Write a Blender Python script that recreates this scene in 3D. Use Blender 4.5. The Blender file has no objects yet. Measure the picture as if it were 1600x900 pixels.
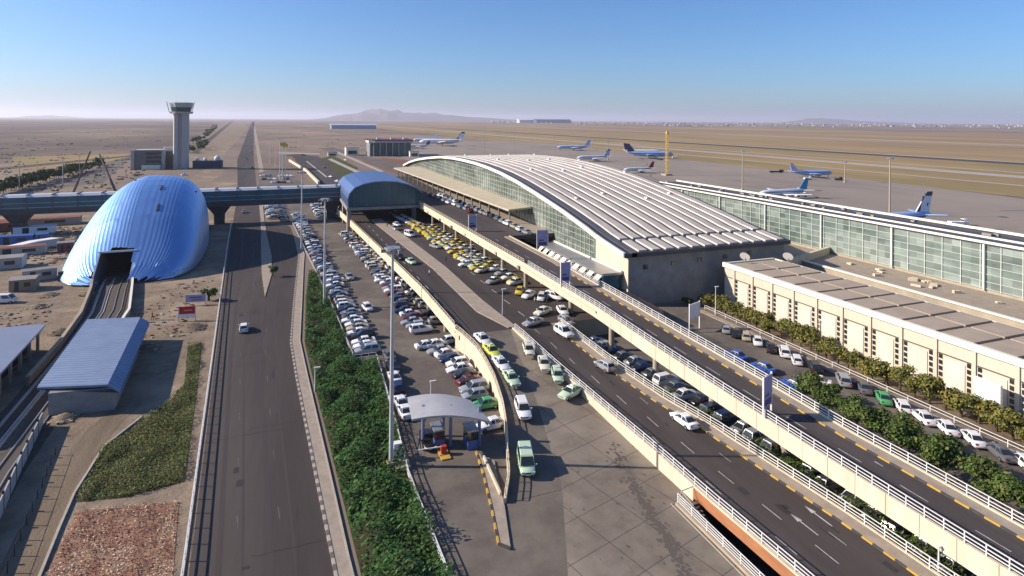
import bpy, bmesh, math, random
from mathutils import Vector, Matrix
R = random.Random(7)
rad = math.radians
S = bpy.context.scene
COL = S.collection

# ------------------------------------------------------------------ camera
F_PX, CAM_H, V_AX = 937.5, 41.66, 187.5           # level camera with a falling front (lens shift)
CAM_XY = (-4.13, -10.91)
YAW, ROLL = rad(20.730045), rad(0.393902)
_fw = Vector((math.sin(YAW), math.cos(YAW), 0.0))
_rt0 = Vector((math.cos(YAW), -math.sin(YAW), 0.0))
_up0 = Vector((0.0, 0.0, 1.0))
_rt = math.cos(ROLL)*_rt0 + math.sin(ROLL)*_up0
_up = -math.sin(ROLL)*_rt0 + math.cos(ROLL)*_up0
cam_data = bpy.data.cameras.new('camera')
cam_data.sensor_width = 36.0
cam_data.lens = 36.0*F_PX/1600.0
cam_data.shift_y = -(450.0-V_AX)/1600.0
cam_data.clip_start = 0.5
cam_data.clip_end = 150000.0
cam = bpy.data.objects.new('camera', cam_data)
COL.objects.link(cam)
m = Matrix.Identity(4)
for i in range(3):
    m[i][0] = _rt[i]; m[i][1] = _up[i]; m[i][2] = -_fw[i]
m[0][3], m[1][3], m[2][3] = CAM_XY[0], CAM_XY[1], CAM_H
cam.matrix_world = m
S.camera = cam

def at(u, v, z=0.0):
    """the place on the level z that the survey photograph shows at (u, v)"""
    d = _fw + _rt*((u-800.0)/F_PX) + _up*((V_AX-v)/F_PX)
    t = (z-CAM_H)/d.z
    return Vector((CAM_XY[0]+d.x*t, CAM_XY[1]+d.y*t, z))

# ------------------------------------------------------------------ sky, sun, exposure
SUN_EL, SUN_AZ = rad(27.0), rad(-69.2)          # azimuth clockwise from +Y
W = bpy.data.worlds.new('World'); S.world = W
W.use_nodes = True
wn = W.node_tree
bg = wn.nodes['Background']
sky = wn.nodes.new('ShaderNodeTexSky')
sky.sky_type = 'NISHITA'; sky.sun_disc = False
sky.sun_elevation = SUN_EL; sky.sun_rotation = SUN_AZ
sky.altitude = 0.0; sky.air_density = 1.0; sky.dust_density = 0.7; sky.ozone_density = 10.0
wn.links.new(sky.outputs[0], bg.inputs[0])
bg.inputs[1].default_value = 0.1
sun = bpy.data.lights.new('sun', 'SUN')
sun.energy = 5.0; sun.angle = rad(0.53); sun.color = (1.0, 0.87, 0.74)
so = bpy.data.objects.new('sun', sun); COL.objects.link(so)
sd = Vector((math.sin(SUN_AZ)*math.cos(SUN_EL), math.cos(SUN_AZ)*math.cos(SUN_EL), math.sin(SUN_EL)))
so.rotation_euler = sd.to_track_quat('Z', 'Y').to_euler()
so.location = (-200, 100, 300)
S.view_settings.view_transform = 'Standard'; S.view_settings.look = 'None'
S.view_settings.gamma = 1.0; S.view_settings.exposure = 0.63
S.view_settings.use_curve_mapping = False
S.render.engine = 'CYCLES'
C = S.cycles
C.max_bounces = 5; C.diffuse_bounces = 2; C.glossy_bounces = 3; C.transmission_bounces = 2
C.volume_bounces = 1; C.transparent_max_bounces = 6
C.use_denoising = True
try: C.denoiser = 'OPENIMAGEDENOISE'
except Exception: pass

# ------------------------------------------------------------------ materials
MATS = {}
def mat(name, col, rough=0.8, metal=0.0, spec=0.3, col2=None, scale=1.0, stretch=(1,1,1), detail=6.0, contrast=(0.35,0.65),
        bump=0.0, bscale=8.0, col3=None, scale3=0.05, c3=(0.45,0.6)):
    if name in MATS: return MATS[name]
    M = bpy.data.materials.new(name); M.use_nodes = True
    n = M.node_tree.nodes; L = M.node_tree.links
    b = n['Principled BSDF']
    b.inputs['Roughness'].default_value = rough; b.inputs['Metallic'].default_value = metal
    b.inputs['Specular IOR Level'].default_value = spec
    def noise(sc, st):
        tc = n.new('ShaderNodeNewGeometry'); mp = n.new('ShaderNodeMapping')
        mp.inputs['Scale'].default_value = st
        L.new(tc.outputs['Position'], mp.inputs[0])
        t = n.new('ShaderNodeTexNoise'); t.inputs['Scale'].default_value = sc; t.inputs['Detail'].default_value = detail
        t.inputs['Roughness'].default_value = 0.65
        L.new(mp.outputs[0], t.inputs['Vector'])
        return t
    def ramp(t, a, c):
        r = n.new('ShaderNodeMapRange'); r.inputs[1].default_value = a; r.inputs[2].default_value = c
        L.new(t.outputs[0], r.inputs[0]); return r
    c4 = lambda c: (c[0], c[1], c[2], 1.0)
    out = None
    if col2:
        mx = n.new('ShaderNodeMix'); mx.data_type = 'RGBA'
        mx.inputs[6].default_value = c4(col); mx.inputs[7].default_value = c4(col2)
        L.new(ramp(noise(scale, stretch), *contrast).outputs[0], mx.inputs[0]); out = mx.outputs[2]
        if col3:
            m3 = n.new('ShaderNodeMix'); m3.data_type = 'RGBA'
            L.new(out, m3.inputs[6]); m3.inputs[7].default_value = c4(col3)
            L.new(ramp(noise(scale3, stretch), *c3).outputs[0], m3.inputs[0]); out = m3.outputs[2]
        L.new(out, b.inputs['Base Color'])
    else:
        b.inputs['Base Color'].default_value = c4(col)
    if bump > 0:
        bp = n.new('ShaderNodeBump'); bp.inputs['Strength'].default_value = bump; bp.inputs['Distance'].default_value = 0.3
        L.new(noise(bscale, (1,1,1)).outputs[0], bp.inputs['Height']); L.new(bp.outputs[0], b.inputs['Normal'])
    MATS[name] = M
    return M

def leaf_mat(name, a, b_, sc=0.5):
    M = mat(name, a, 0.65, 0, 0.2, b_, sc)
    n = M.node_tree.nodes; L = M.node_tree.links
    b = n['Principled BSDF']
    g = n.new('ShaderNodeNewGeometry')
    hs = n.new('ShaderNodeHueSaturation'); mr = n.new('ShaderNodeMapRange')
    mr.inputs[3].default_value = 0.55; mr.inputs[4].default_value = 1.45
    L.new(g.outputs['Random Per Island'], mr.inputs[0]); L.new(mr.outputs[0], hs.inputs['Value'])
    src = b.inputs['Base Color'].links[0].from_socket
    L.new(src, hs.inputs['Color']); L.new(hs.outputs[0], b.inputs['Base Color'])
    return M

asphalt = mat('asphalt', (0.073,0.061,0.057), 0.85, 0, 0.2, (0.056,0.046,0.043), 0.35, (1,0.12,1), col3=(0.095,0.081,0.073), scale3=0.05, bump=0.12, bscale=20)
asphalt_dark = mat('asphalt_dark', (0.062,0.050,0.046), 0.85, 0, 0.2, (0.050,0.040,0.037), 0.5, (1,0.1,1), col3=(0.078,0.065,0.058), scale3=0.06, bump=0.12, bscale=20)
lot_asphalt = mat('lot_asphalt', (0.132,0.112,0.093), 0.9, 0, 0.2, (0.098,0.083,0.071), 0.4, col3=(0.165,0.142,0.115), scale3=0.09, bump=0.1, bscale=15)
soil = mat('soil', (0.17,0.128,0.088), 0.95, 0, 0.1, (0.105,0.078,0.056), 0.6, col3=(0.23,0.18,0.125), scale3=0.07, bump=0.5, bscale=2.0)
track_soil = mat('track_soil', (0.21,0.165,0.115), 0.95, 0, 0.1, (0.15,0.115,0.08), 0.5, (1,0.15,1), bump=0.4, bscale=3.0)
concrete = mat('concrete', (0.40,0.34,0.25), 0.85, 0, 0.2, (0.33,0.28,0.20), 0.5, (1,1,0.3), col3=(0.27,0.23,0.17), scale3=0.12, c3=(0.52,0.72))
cream = mat('cream_concrete', (0.66,0.565,0.41), 0.8, 0, 0.2, (0.53,0.45,0.33), 0.9, (1,1,0.10), col3=(0.44,0.37,0.27), scale3=0.35, c3=(0.58,0.78))
paving = mat('paving', (0.36,0.30,0.235), 0.9, 0, 0.15, (0.28,0.235,0.185), 0.8)
grey_conc = mat('grey_concrete', (0.30,0.285,0.26), 0.88, 0, 0.2, (0.23,0.215,0.20), 0.4)
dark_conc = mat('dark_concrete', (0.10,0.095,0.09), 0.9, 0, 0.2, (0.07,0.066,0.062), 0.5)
white_metal = mat('white_metal', (0.72,0.71,0.68), 0.45, 0.0, 0.4, (0.60,0.59,0.56), 0.4)
grey_metal = mat('grey_metal', (0.42,0.43,0.44), 0.4, 0.6, 0.5, (0.33,0.34,0.35), 0.3)
dark_metal = mat('dark_metal', (0.05,0.052,0.058), 0.5, 0.3, 0.4, (0.035,0.036,0.04), 0.4)
glass_dark = mat('dark_glass', (0.022,0.028,0.033), 0.10, 0.0, 0.7)
glass_green = mat('green_glass', (0.15,0.18,0.145), 0.12, 0.15, 0.6, (0.085,0.115,0.095), 0.09, (1,1,2.0), col3=(0.27,0.30,0.25), scale3=0.03)
glass_pale = mat('pale_green_glass', (0.20,0.25,0.22), 0.12, 0.15, 0.6, (0.12,0.16,0.14), 0.16, (1,0.5,2.0), col3=(0.28,0.33,0.29), scale3=0.05)
glass_blue = mat('teal_glass', (0.045,0.135,0.165), 0.2, 0.0, 0.4, (0.028,0.095,0.125), 0.15)
tyre = mat('tyre_rubber', (0.016,0.016,0.017), 0.85)
rim = mat('wheel_rim', (0.35,0.35,0.36), 0.35, 0.8)
lamp_red = mat('tail_lamp', (0.35,0.02,0.02), 0.25)
lamp_white = mat('head_lamp', (0.75,0.76,0.78), 0.15)
plate_white = mat('plate_white', (0.7,0.7,0.68), 0.5)
white_paint = mat('road_paint', (0.55,0.53,0.50), 0.8, 0, 0.2, (0.30,0.28,0.26), 1.2)
yellow_paint = mat('kerb_yellow', (0.55,0.34,0.06), 0.75, 0, 0.2, (0.42,0.27,0.07), 1.5)
black_paint = mat('kerb_black', (0.05,0.047,0.045), 0.8, 0, 0.2, (0.08,0.075,0.07), 1.5)
bark = mat('bark', (0.10,0.075,0.05), 0.9, 0, 0.1, (0.06,0.045,0.032), 3.0)

# ------------------------------------------------------------------ builders
def panes(M, cy, cz, lo=0.55, hi=1.4):
    """every pane of a curtain wall a little lighter or darker (blinds, dirt, interiors)"""
    n = M.node_tree.nodes; L = M.node_tree.links; b = n['Principled BSDF']
    g = n.new('ShaderNodeNewGeometry'); mp = n.new('ShaderNodeMapping'); mp.inputs['Scale'].default_value = (0.01, 1/cy, 1/cz)
    fl_ = n.new('ShaderNodeVectorMath'); fl_.operation = 'FLOOR'; wn_ = n.new('ShaderNodeTexWhiteNoise'); mr = n.new('ShaderNodeMapRange'); hs = n.new('ShaderNodeHueSaturation')
    L.new(g.outputs['Position'], mp.inputs[0]); L.new(mp.outputs[0], fl_.inputs[0]); L.new(fl_.outputs[0], wn_.inputs['Vector']); L.new(wn_.outputs['Value'], mr.inputs[0])
    mr.inputs[3].default_value = lo; mr.inputs[4].default_value = hi; L.new(mr.outputs[0], hs.inputs['Value'])
    src = b.inputs['Base Color'].links[0].from_socket; L.new(src, hs.inputs['Color']); L.new(hs.outputs[0], b.inputs['Base Color'])
panes(glass_green, 2.45, 1.55, .72, 1.25); panes(glass_pale, 2.0, 1.6, .7, 1.28)

class MB:
    def __init__(s): s.v = []; s.f = []; s.m = []
    def poly(s, pts, m=0):
        k = len(s.v); s.v += [tuple(p) for p in pts]; s.f.append(tuple(range(k, k+len(pts)))); s.m.append(m)
    def box(s, c, d, rz=0.0, m=0, top=None):
        x, y, z = d[0]/2, d[1]/2, d[2]/2; k = len(s.v)
        ca, sa = math.cos(rz), math.sin(rz)
        for dz in (-z, z):
            tx, ty = (x, y) if (dz < 0 or top is None) else (x*top, y*top)
            for dx, dy in ((-tx,-ty),(tx,-ty),(tx,ty),(-tx,ty)):
                s.v.append((c[0]+dx*ca-dy*sa, c[1]+dx*sa+dy*ca, c[2]+dz))
        for f in ((3,2,1,0),(4,5,6,7),(0,1,5,4),(1,2,6,5),(2,3,7,6),(3,0,4,7)):
            s.f.append(tuple(k+i for i in f)); s.m.append(m)
    def bar(s, p, q, w, h, m=0):
        p = Vector(p); q = Vector(q); d = q-p
        if d.length < 1e-6: return
        d.normalize()
        sd_ = d.cross(Vector((0,0,1)))
        if sd_.length < 1e-3: sd_ = Vector((1,0,0))
        sd_.normalize(); u = sd_.cross(d).normalized(); k = len(s.v)
        for o in (p, q):
            for a, b in ((-1,-1),(1,-1),(1,1),(-1,1)):
                s.v.append(tuple(o + sd_*(a*w/2) + u*(b*h/2)))
        for f in ((0,1,2,3),(7,6,5,4),(0,4,5,1),(1,5,6,2),(2,6,7,3),(3,7,4,0)):
            s.f.append(tuple(k+i for i in f)); s.m.append(m)
    def tube(s, p, q, r0, r1=None, n=8, m=0):
        r1 = r0 if r1 is None else r1
        p = Vector(p); q = Vector(q); d = (q-p).normalized()
        a = d.orthogonal().normalized(); b = d.cross(a); k = len(s.v)
        for o, r in ((p, r0), (q, r1)):
            for i in range(n):
                t = 2*math.pi*i/n; s.v.append(tuple(o + a*(r*math.cos(t)) + b*(r*math.sin(t))))
        for i in range(n):
            j = (i+1) % n; s.f.append((k+i, k+j, k+n+j, k+n+i)); s.m.append(m)
        s.f.append(tuple(k+i for i in reversed(range(n)))); s.m.append(m)
        s.f.append(tuple(k+n+i for i in range(n))); s.m.append(m)
    def prism(s, pts, z0, z1, m=0, mtop=None):
        n = len(pts); k = len(s.v)
        z0s = z0 if isinstance(z0, (list, tuple)) else [z0]*n
        z1s = z1 if isinstance(z1, (list, tuple)) else [z1]*n
        for (x, y), z in zip(pts, z0s): s.v.append((x, y, z))
        for (x, y), z in zip(pts, z1s): s.v.append((x, y, z))
        ar = sum(pts[i][0]*pts[(i+1)%n][1]-pts[(i+1)%n][0]*pts[i][1] for i in range(n))
        for i in range(n):
            j = (i+1) % n
            s.f.append((k+i, k+j, k+n+j, k+n+i) if ar > 0 else (k+j, k+i, k+n+i, k+n+j)); s.m.append(m)
        idx = range(n) if ar > 0 else list(reversed(range(n)))
        s.f.append(tuple(k+n+i for i in idx)); s.m.append(m if mtop is None else mtop)
        s.f.append(tuple(k+i for i in reversed(list(idx)))); s.m.append(m)
    def loft(s, rings, m=0, cap=True, closed=True):
        k = len(s.v); n = len(rings[0])
        for r in rings: s.v += [tuple(p) for p in r]
        for a in range(len(rings)-1):
            for i in range(n if closed else n-1):
                j = (i+1) % n
                s.f.append((k+a*n+i, k+a*n+j, k+(a+1)*n+j, k+(a+1)*n+i)); s.m.append(m)
        if cap:
            s.f.append(tuple(k+i for i in reversed(range(n)))); s.m.append(m)
            e = k+(len(rings)-1)*n; s.f.append(tuple(e+i for i in range(n))); s.m.append(m)
    def strip(s, A, B, m=0):
        for i in range(len(A)-1): s.poly((A[i], B[i], B[i+1], A[i+1]), m)
    def mesh(s, name, mats, org=(0,0,0), smooth=False):
        me = bpy.data.meshes.new(name)
        ox, oy, oz = org
        me.from_pydata([(x-ox, y-oy, z-oz) for x, y, z in s.v], [], s.f)
        for mm in (mats if isinstance(mats, (list, tuple)) else [mats]): me.materials.append(mm)
        me.polygons.foreach_set('material_index', s.m)
        me.validate(); me.update()
        if smooth:
            me.polygons.foreach_set('use_smooth', [True]*len(me.polygons))
            me.set_sharp_from_angle(angle=rad(38))
        return me
    def build(s, name, mats, parent=None, smooth=False, org=None):
        if org is None: org = tuple(parent.location) if parent else (0,0,0)
        o = bpy.data.objects.new(name, s.mesh(name, mats, org, smooth)); COL.objects.link(o)
        if parent: o.parent = parent
        return o

def obj(name, me, parent=None, loc=None):
    o = bpy.data.objects.new(name, me); COL.objects.link(o)
    if parent: o.parent = parent
    if loc is not None: o.location = loc
    return o
def tag(o, label, cat, group=None, kind=None):
    if label: o['label'] = label
    if cat: o['category'] = cat
    if group: o['group'] = group
    if kind: o['kind'] = kind
    return o
def thing(name, label, cat, loc=(0,0,0), group=None, rz=0.0):
    o = bpy.data.objects.new(name, None); COL.objects.link(o)
    o.location = loc; o.rotation_euler = (0,0,rz); o.empty_display_size = 0.5
    return tag(o, label, cat, group)
def struct(o): o['kind'] = 'structure'; return o
def stuff(o, label, cat): return tag(o, label, cat, None, 'stuff')
def dup(root, loc, rz, label, group=None, swap=None):
    r = root.copy(); COL.objects.link(r); r.location = loc; r.rotation_euler = (0,0,rz)
    r['label'] = label
    if group: r['group'] = group
    for ch in list(root.children):
        c = ch.copy(); COL.objects.link(c); c.parent = r
        for g in ch.children:
            d = g.copy(); COL.objects.link(d); d.parent = c
    return r
def lerp_tab(tab, y):
    tab = sorted(tab)
    if y <= tab[0][0]: 
        (a, va), (b, vb) = tab[0], tab[1]
    elif y >= tab[-1][0]:
        (a, va), (b, vb) = tab[-2], tab[-1]
    else:
        for (a, va), (b, vb) in zip(tab, tab[1:]):
            if a <= y <= b: break
    return va + (vb-va)*(y-a)/(b-a)
def frange(a, b, st):
    n = max(1, int(round((b-a)/st))); return [a+(b-a)*i/n for i in range(n+1)]
def ordn(k):
    return '%d%s' % (k, 'th' if 10 <= k % 100 <= 20 else {1:'st',2:'nd',3:'rd'}.get(k % 10, 'th'))
def in_poly(x, y, P):
    c = False; j = len(P)-1
    for i in range(len(P)):
        if (P[i][1] > y) != (P[j][1] > y) and x < (P[j][0]-P[i][0])*(y-P[i][1])/(P[j][1]-P[i][1])+P[i][0]: c = not c
        j = i
    return c
def flat(name, pts, z, m): 
    b = MB(); b.poly([(x, y, z) for x, y in pts]); return struct(b.build(name, m))

def railing(label, pts, h=1.0, rails=(1.0, 0.62, 0.3), spacing=2.0, m=None, pw=0.09, rw=0.07, posts=True, name='railing', cat='railing', group=None, dots=None):
    """pts: the run of the foot of the railing"""
    m = m or white_metal
    t = thing(name, label, cat, pts[0], group)
    b = MB()
    for k in rails:
        for p, q in zip(pts, pts[1:]):
            b.bar((p[0],p[1],p[2]+h*k), (q[0],q[1],q[2]+h*k), rw, rw)
    b.build('rail', m, t)
    L = [0.0]
    for p, q in zip(pts, pts[1:]): L.append(L[-1]+(Vector(q)-Vector(p)).length)
    n = max(2, int(L[-1]/spacing))
    if n > 99: n = 99
    pm = None
    for i in range(n+1):
        s = L[-1]*i/n
        for k in range(len(pts)-1):
            if s <= L[k+1]+1e-6: break
        f = (s-L[k])/max(1e-6, L[k+1]-L[k])
        p = Vector(pts[k]).lerp(Vector(pts[k+1]), f)
        if pm is None:
            pb = MB(); pb.box((0,0,h*0.5), (pw,pw,h+0.04)); pm = pb.mesh('post', m)
        if posts: obj('post', pm, t, p-Vector(pts[0]))
    return t

def leaves(b, c, r, n, size, m=1, flatten=1.0, mm=None, up=0.0):
    for _ in range(n):
        while True:
            p = Vector((R.uniform(-1,1), R.uniform(-1,1), R.uniform(-1,1)))
            if 0.25 < p.length < 1: break
        p = p*(0.55+0.45*R.random())
        q = Vector((c[0]+p.x*r[0], c[1]+p.y*r[1], c[2]+p.z*r[2]))
        nrm = (p + Vector((R.gauss(0,.5), R.gauss(0,.5), R.gauss(0,.5)+up))).normalized()
        a = nrm.orthogonal().normalized(); bb = nrm.cross(a)
        th = R.random()*6.28; ca, sa = math.cos(th), math.sin(th)
        a, bb = a*ca+bb*sa, bb*ca-a*sa
        s1 = size*R.uniform(.6,1.25); s2 = s1*R.uniform(.45,.8)
        b.poly((q-a*s1, q-bb*s2+nrm*.1*s1, q+a*s1, q+bb*s2-nrm*.1*s1), m if mm is None else R.choice(mm))
# ------------------------------------------------------------------ ground, far land, sky things
HX0, HX1, HY0, HY1 = 36.2, 46.5, 5.0, 43.5            # the open stair pit beside the ramp
BIG = 60000.0
desert = mat('desert', (0.235,0.182,0.140), 0.95, 0, 0.1, (0.150,0.115,0.098), 0.008, (1,0.35,1), contrast=(0.4,0.62), col3=(0.31,0.235,0.155), scale3=0.0022, c3=(0.48,0.62))
b = MB()
o_ = [(-BIG,-400),(BIG,-400),(BIG,BIG),(-BIG,BIG)]; h_ = [(HX0,HY0),(HX1,HY0),(HX1,HY1),(HX0,HY1)]
for i in range(4):
    j = (i+1) % 4
    b.poly([(*o_[i],0),(*o_[j],0),(*h_[j],0),(*h_[i],0)])
struct(b.build('ground', desert))
# dirt of the building site on the left
site = mat('site_dirt', (0.27,0.21,0.148), 0.95, 0, 0.1, (0.175,0.135,0.10), 0.35, col3=(0.33,0.26,0.185), scale3=0.06, c3=(0.5,0.65), bump=0.6, bscale=1.2)
flat('site_ground', [(-260,-40),(-9,-40),(-12,50),(-15,92),(-21,204),(-28,352),(-34,430),(-190,430),(-260,300)], 0.012, site)
# bands of land beyond the apron, parallel to the runways
dry_grass = mat('dry_grass_land', (0.33,0.235,0.105), 0.95, 0, 0.1, (0.25,0.18,0.095), 0.02, (1,0.3,1), col3=(0.22,0.185,0.085), scale3=0.008, c3=(0.5,0.6))
brown_land = mat('brown_land', (0.28,0.20,0.125), 0.95, 0, 0.1, (0.22,0.155,0.105), 0.02, (1,0.15,1), col3=(0.33,0.24,0.125), scale3=0.004)
runway_m = mat('runway', (0.40,0.35,0.30), 0.9, 0, 0.15, (0.34,0.295,0.25), 0.03, (1,0.2,1))
runway_dark = mat('runway_dark', (0.085,0.07,0.065), 0.9, 0, 0.15, (0.07,0.06,0.055), 0.03)
for nm, x0, x1, z, mm in (('grass_field',388,1020,.02,dry_grass),('brown_field',1020,2600,.02,brown_land),('taxiway',520,545,.05,runway_m),
                          ('taxiway',575,584,.05,runway_m),('runway',690,725,.05,runway_dark),('runway_shoulder',725,740,.06,runway_m),('taxiway',1300,1330,.05,runway_m),('dark_strip',1700,1760,.05,brown_land),('taxiway',455,462,.05,runway_m),('grass_field',780,900,.04,brown_land)):
    flat(nm, [(x0,-300),(x1,-300),(x1*1.0,5200),(x0,5200)], z, mm)
apron_m = mat('apron_concrete', (0.285,0.240,0.195), 0.9, 0, 0.2, (0.235,0.197,0.162), 0.02, (1,0.4,1), col3=(0.17,0.145,0.125), scale3=0.03, c3=(0.55,0.75))
flat('apron', [(113,-300),(352,-300),(372,170),(388,260),(398,520),(440,900),(420,1100),(250,1100),(113,640)], 0.07, apron_m)
flat('apron_island', [(385,150),(430,150),(430,215),(392,215)], 0.10, dry_grass)
# dark rubber tracks on the apron
b = MB()
for k in range(16):
    x = R.uniform(160,360); y = R.uniform(90,620); a0 = R.uniform(0,6.28); rr = R.uniform(25,80); w = R.uniform(.5,1.2); n = 26; sp = R.uniform(.7,2.2)
    A = [(x+rr*math.cos(a0+sp*i/n), y+rr*1.5*math.sin(a0+sp*i/n), .09+k*.0015) for i in range(n+1)]
    B = [(x+(rr+w)*math.cos(a0+sp*i/n), y+(rr+w)*1.5*math.sin(a0+sp*i/n), .09+k*.0015) for i in range(n+1)]
    b.strip(A, B)
struct(b.build('apron_markings', mat('rubber_mark', (0.11,0.095,0.085), 0.9)))
# hills on the horizon
hill_m = mat('hill_rock', (0.16,0.13,0.115), 0.95, 0, 0.1, (0.12,0.10,0.09), 0.001)
def hill(y0, prof, depth, name='hills'):
    b = MB(); rows = []
    nx = len(prof)
    for j in range(7):
        t = j/6.0; row = []
        for i, (u, hgt) in enumerate(prof):
            e = at(u, 200, 0); d = Vector((e.x, e.y, 0)).normalized()
            p = d*(y0 + depth*t)
            hh = hgt*math.sin(math.pi*t)**0.8*(1+0.25*math.sin(i*2.3+j*1.9)) if 0 < j < 6 else -2
            row.append((p.x, p.y, hh))
        rows.append(row)
    for j in range(6): b.strip(rows[j], rows[j+1])
    o = b.build(name, hill_m, smooth=True); return struct(o)
hill(17000, [(480,0),(505,40),(520,110),(540,190),(552,180),(566,275),(580,320),(594,345),(606,330),(622,290),(636,230),(655,260),(680,215),(705,175),(730,130),(760,95),(800,60),(840,30),(880,0)], 6000)
hill(24000, [(1215,0),(1235,60),(1262,170),(1285,190),(1310,140),(1345,90),(1400,40),(1460,0)], 5000)
hill(26000, [(20,0),(50,60),(80,90),(110,50),(140,0)], 4000)

# ------------------------------------------------------------------ roads
ROAD_L = [(5,-9.9),(20,-10.7),(50,-12.0),(92,-14.4),(204,-20.8),(352,-28.2),(640,-48.0),(2772,-146),(9000,-430)]
ROAD_R = [(5,2.0),(20,1.2),(46.5,.3),(60,-.5),(76,-1.4),(92,-2.3),(108,-3.0),(135,-2.1),(160,-1.0),(181,-.1),(215,-1.0),(236,-2.0),(246,-12.6),(258,-13.3),(312,-16),(640,-33),(2772,-128),(9000,-395)]
SIDE_R = [(5,4.4),(20,3.6),(46.5,1.75),(60,1.1),(76,.25),(92,-.6),(108,-1.35),(135,-.3),(165,.8),(183,1.6),(215,1.0)]
ys = frange(5,256,4)+[270,312,360,440,540,640,900,1400,2772,5000,9000]
b = MB(); b.strip([(lerp_tab(ROAD_L,y),y,.03) for y in ys], [(lerp_tab(ROAD_R,y),y,.03) for y in ys]); 
b.f = [tuple(f) for f in b.f]; struct(b.build('road', asphalt_dark))
# second carriageway far off, and the verge between
b = MB(); yy = [330,480,640,1000,1800,2772,6000]
b.strip([(-14-.047*(y-312),y,.03) for y in yy], [(-11-.045*(y-312),y,.03) for y in yy]); struct(b.build('verge_path', paving))
# pavement along the road with painted kerb
ys = frange(5,214,3)
b = MB()
for y0, y1 in zip(ys, ys[1:]):
    b.prism([(lerp_tab(ROAD_R,y0)+.3,y0),(lerp_tab(SIDE_R,y0),y0),(lerp_tab(SIDE_R,y1),y1),(lerp_tab(ROAD_R,y1)+.3,y1)], 0, .15)
struct(b.build('pavement', paving))
def kerb(tabf, y0, y1, z, w=.3, h=.16, n=1.0, mats_=None, gap=0.0):
    b = MB(); y = y0; k = 0
    while y < y1:
        e = min(y1, y+n-gap)
        x0, x1 = tabf(y), tabf(e); za = z(y) if callable(z) else z; zb = z(e) if callable(z) else z
        b.prism([(x0,y),(x0+w,y),(x1+w,e),(x1,e)], [za,za,zb,zb], [za+h,za+h,zb+h,zb+h], k % 2); y += n; k += 1
    return struct(b.build('kerb', mats_ or [white_paint, black_paint]))
kerb_pale = mat('kerb_stone', (0.42,0.38,0.31), 0.85, 0, 0.2, (0.34,0.30,0.25), 1.0)
kerb(lambda y: lerp_tab(ROAD_R,y), 8, 212, .03, .3, .17, .85, [kerb_pale, mat('kerb_grey', (0.15,0.13,0.115), .85, 0, .2, (0.11,0.098,0.088), 1.2)])
kerb(lambda y: lerp_tab(SIDE_R,y), 8, 212, .0, .18, .2, 5.0, [kerb_pale, kerb_pale])
# traffic island
b = MB(); isl = [(-8.2,140),(-9.5,160),(-10.6,185),(-12,225),(-13.3,258),(-16,312),(-14.2,312),(-11.9,258),(-9.6,215),(-7.6,184),(-7.2,160)]
b.prism(isl, 0, .17); struct(b.build('traffic_island', paving))
# lane marks on the left road
b = MB()
for y in frange(20,330,12):
    for f in (.33,.66):
        x = lerp_tab(ROAD_L,y)*(1-f)+lerp_tab(ROAD_R,y)*f if y < 130 else lerp_tab(ROAD_L,y)+10*f
        b.poly([(x-.06,y,.036),(x+.06,y,.036),(x-.13,y+2.2,.036),(x-.25,y+2.2,.036)])
struct(b.build('road_markings', mat('worn_paint', (0.13,0.12,0.115), 0.85, 0, 0.2, (0.075,0.068,0.066), 1.5)))
# longitudinal seams and oil bands
b = MB(); ys = frange(8,236,6)
for f, w, zz in ((.18,.5,.034),(.36,.25,.0345),(.55,.6,.035),(.74,.3,.0355)):
    A = [(lerp_tab(ROAD_L,y)*(1-f)+min(0,lerp_tab(ROAD_R,y))*f,y,zz) for y in ys]
    b.strip(A, [(x+w,y,z) for x,y,z in A])
struct(b.build('tyre_tracks', mat('oil_band', (0.052,0.042,0.039), 0.75, 0, 0.25, (0.062,0.05,0.046), 0.4, (1,.1,1))))

# ------------------------------------------------------------------ car park, arrivals deck, plaza
LOTL = [(5,10.6),(42.5,10.2),(58,9.8),(72,10.5),(95,11.3),(95.6,7.4),(132,5.7),(186,2.3),(245,-1.2),(330,-6)]
WALL = [(50.2,18.3),(54,20.2),(58.3,21.6),(62,22.9),(66.7,24.2),(71,25.0),(75,25.6),(80,26.0),(85,26.1),(90,25.5),(94,24.9),(120,24.5),(150,22.8),(220,18.4),(330,11)]
BND = [(5,6.5),(20,12.8),(38.4,20.3),(50.7,25.6),(68.4,29.9),(80,32.2),(92,34.8)]
RL = [(5,38.9),(15,38.6),(29,38.4),(41,38.0),(50,37.9),(64,36.9),(77,35.9),(90,35.2),(93,35.1)]
RR = [(5,50.8),(15,50.5),(26,50.1),(34,49.9),(45,49.1),(53,48.4),(61.5,46.7),(73,45.3),(85,44.6),(93,44.4)]
ZP = [(5,.03),(44,.03),(50.2,.035),(58,.6),(66,1.3),(75,2.1),(85,2.9),(92,3.3),(400,3.3)]
ZR = [(5,1.5),(45,1.5),(50,1.55),(62,1.95),(75,2.55),(88,3.31),(400,3.31)]
DL = [(5,51.6),(15,51.3),(22,51.1),(40,50.5),(50,49.8),(66,48.8),(84,48.3),(114,46.2),(223,44.2),(330,42)]
DR = [(5,58.9),(15,58.6),(24,58.3),(32,58.1),(42,57.6),(52,57.1),(70,55.9),(90,55.0),(104,54.4),(145,54.2)]
ZD = [(5,4.8),(22,5.0),(40,5.4),(50,6.0),(66,7.0),(84,8.0),(114,9.3),(400,9.3)]
T = lerp_tab
ys = [5,20,30,38,42.5,50,50.2]+frange(52,95,2)+[95.6]+frange(100,330,6)
b = MB(); b.strip([(T(LOTL,y),y,.025) for y in ys], [((T(BND,y) if y < 50.1 else (T(WALL,y) if y < 94 else 38)),y,.025) for y in ys]); struct(b.build('car_park', lot_asphalt))
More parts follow.
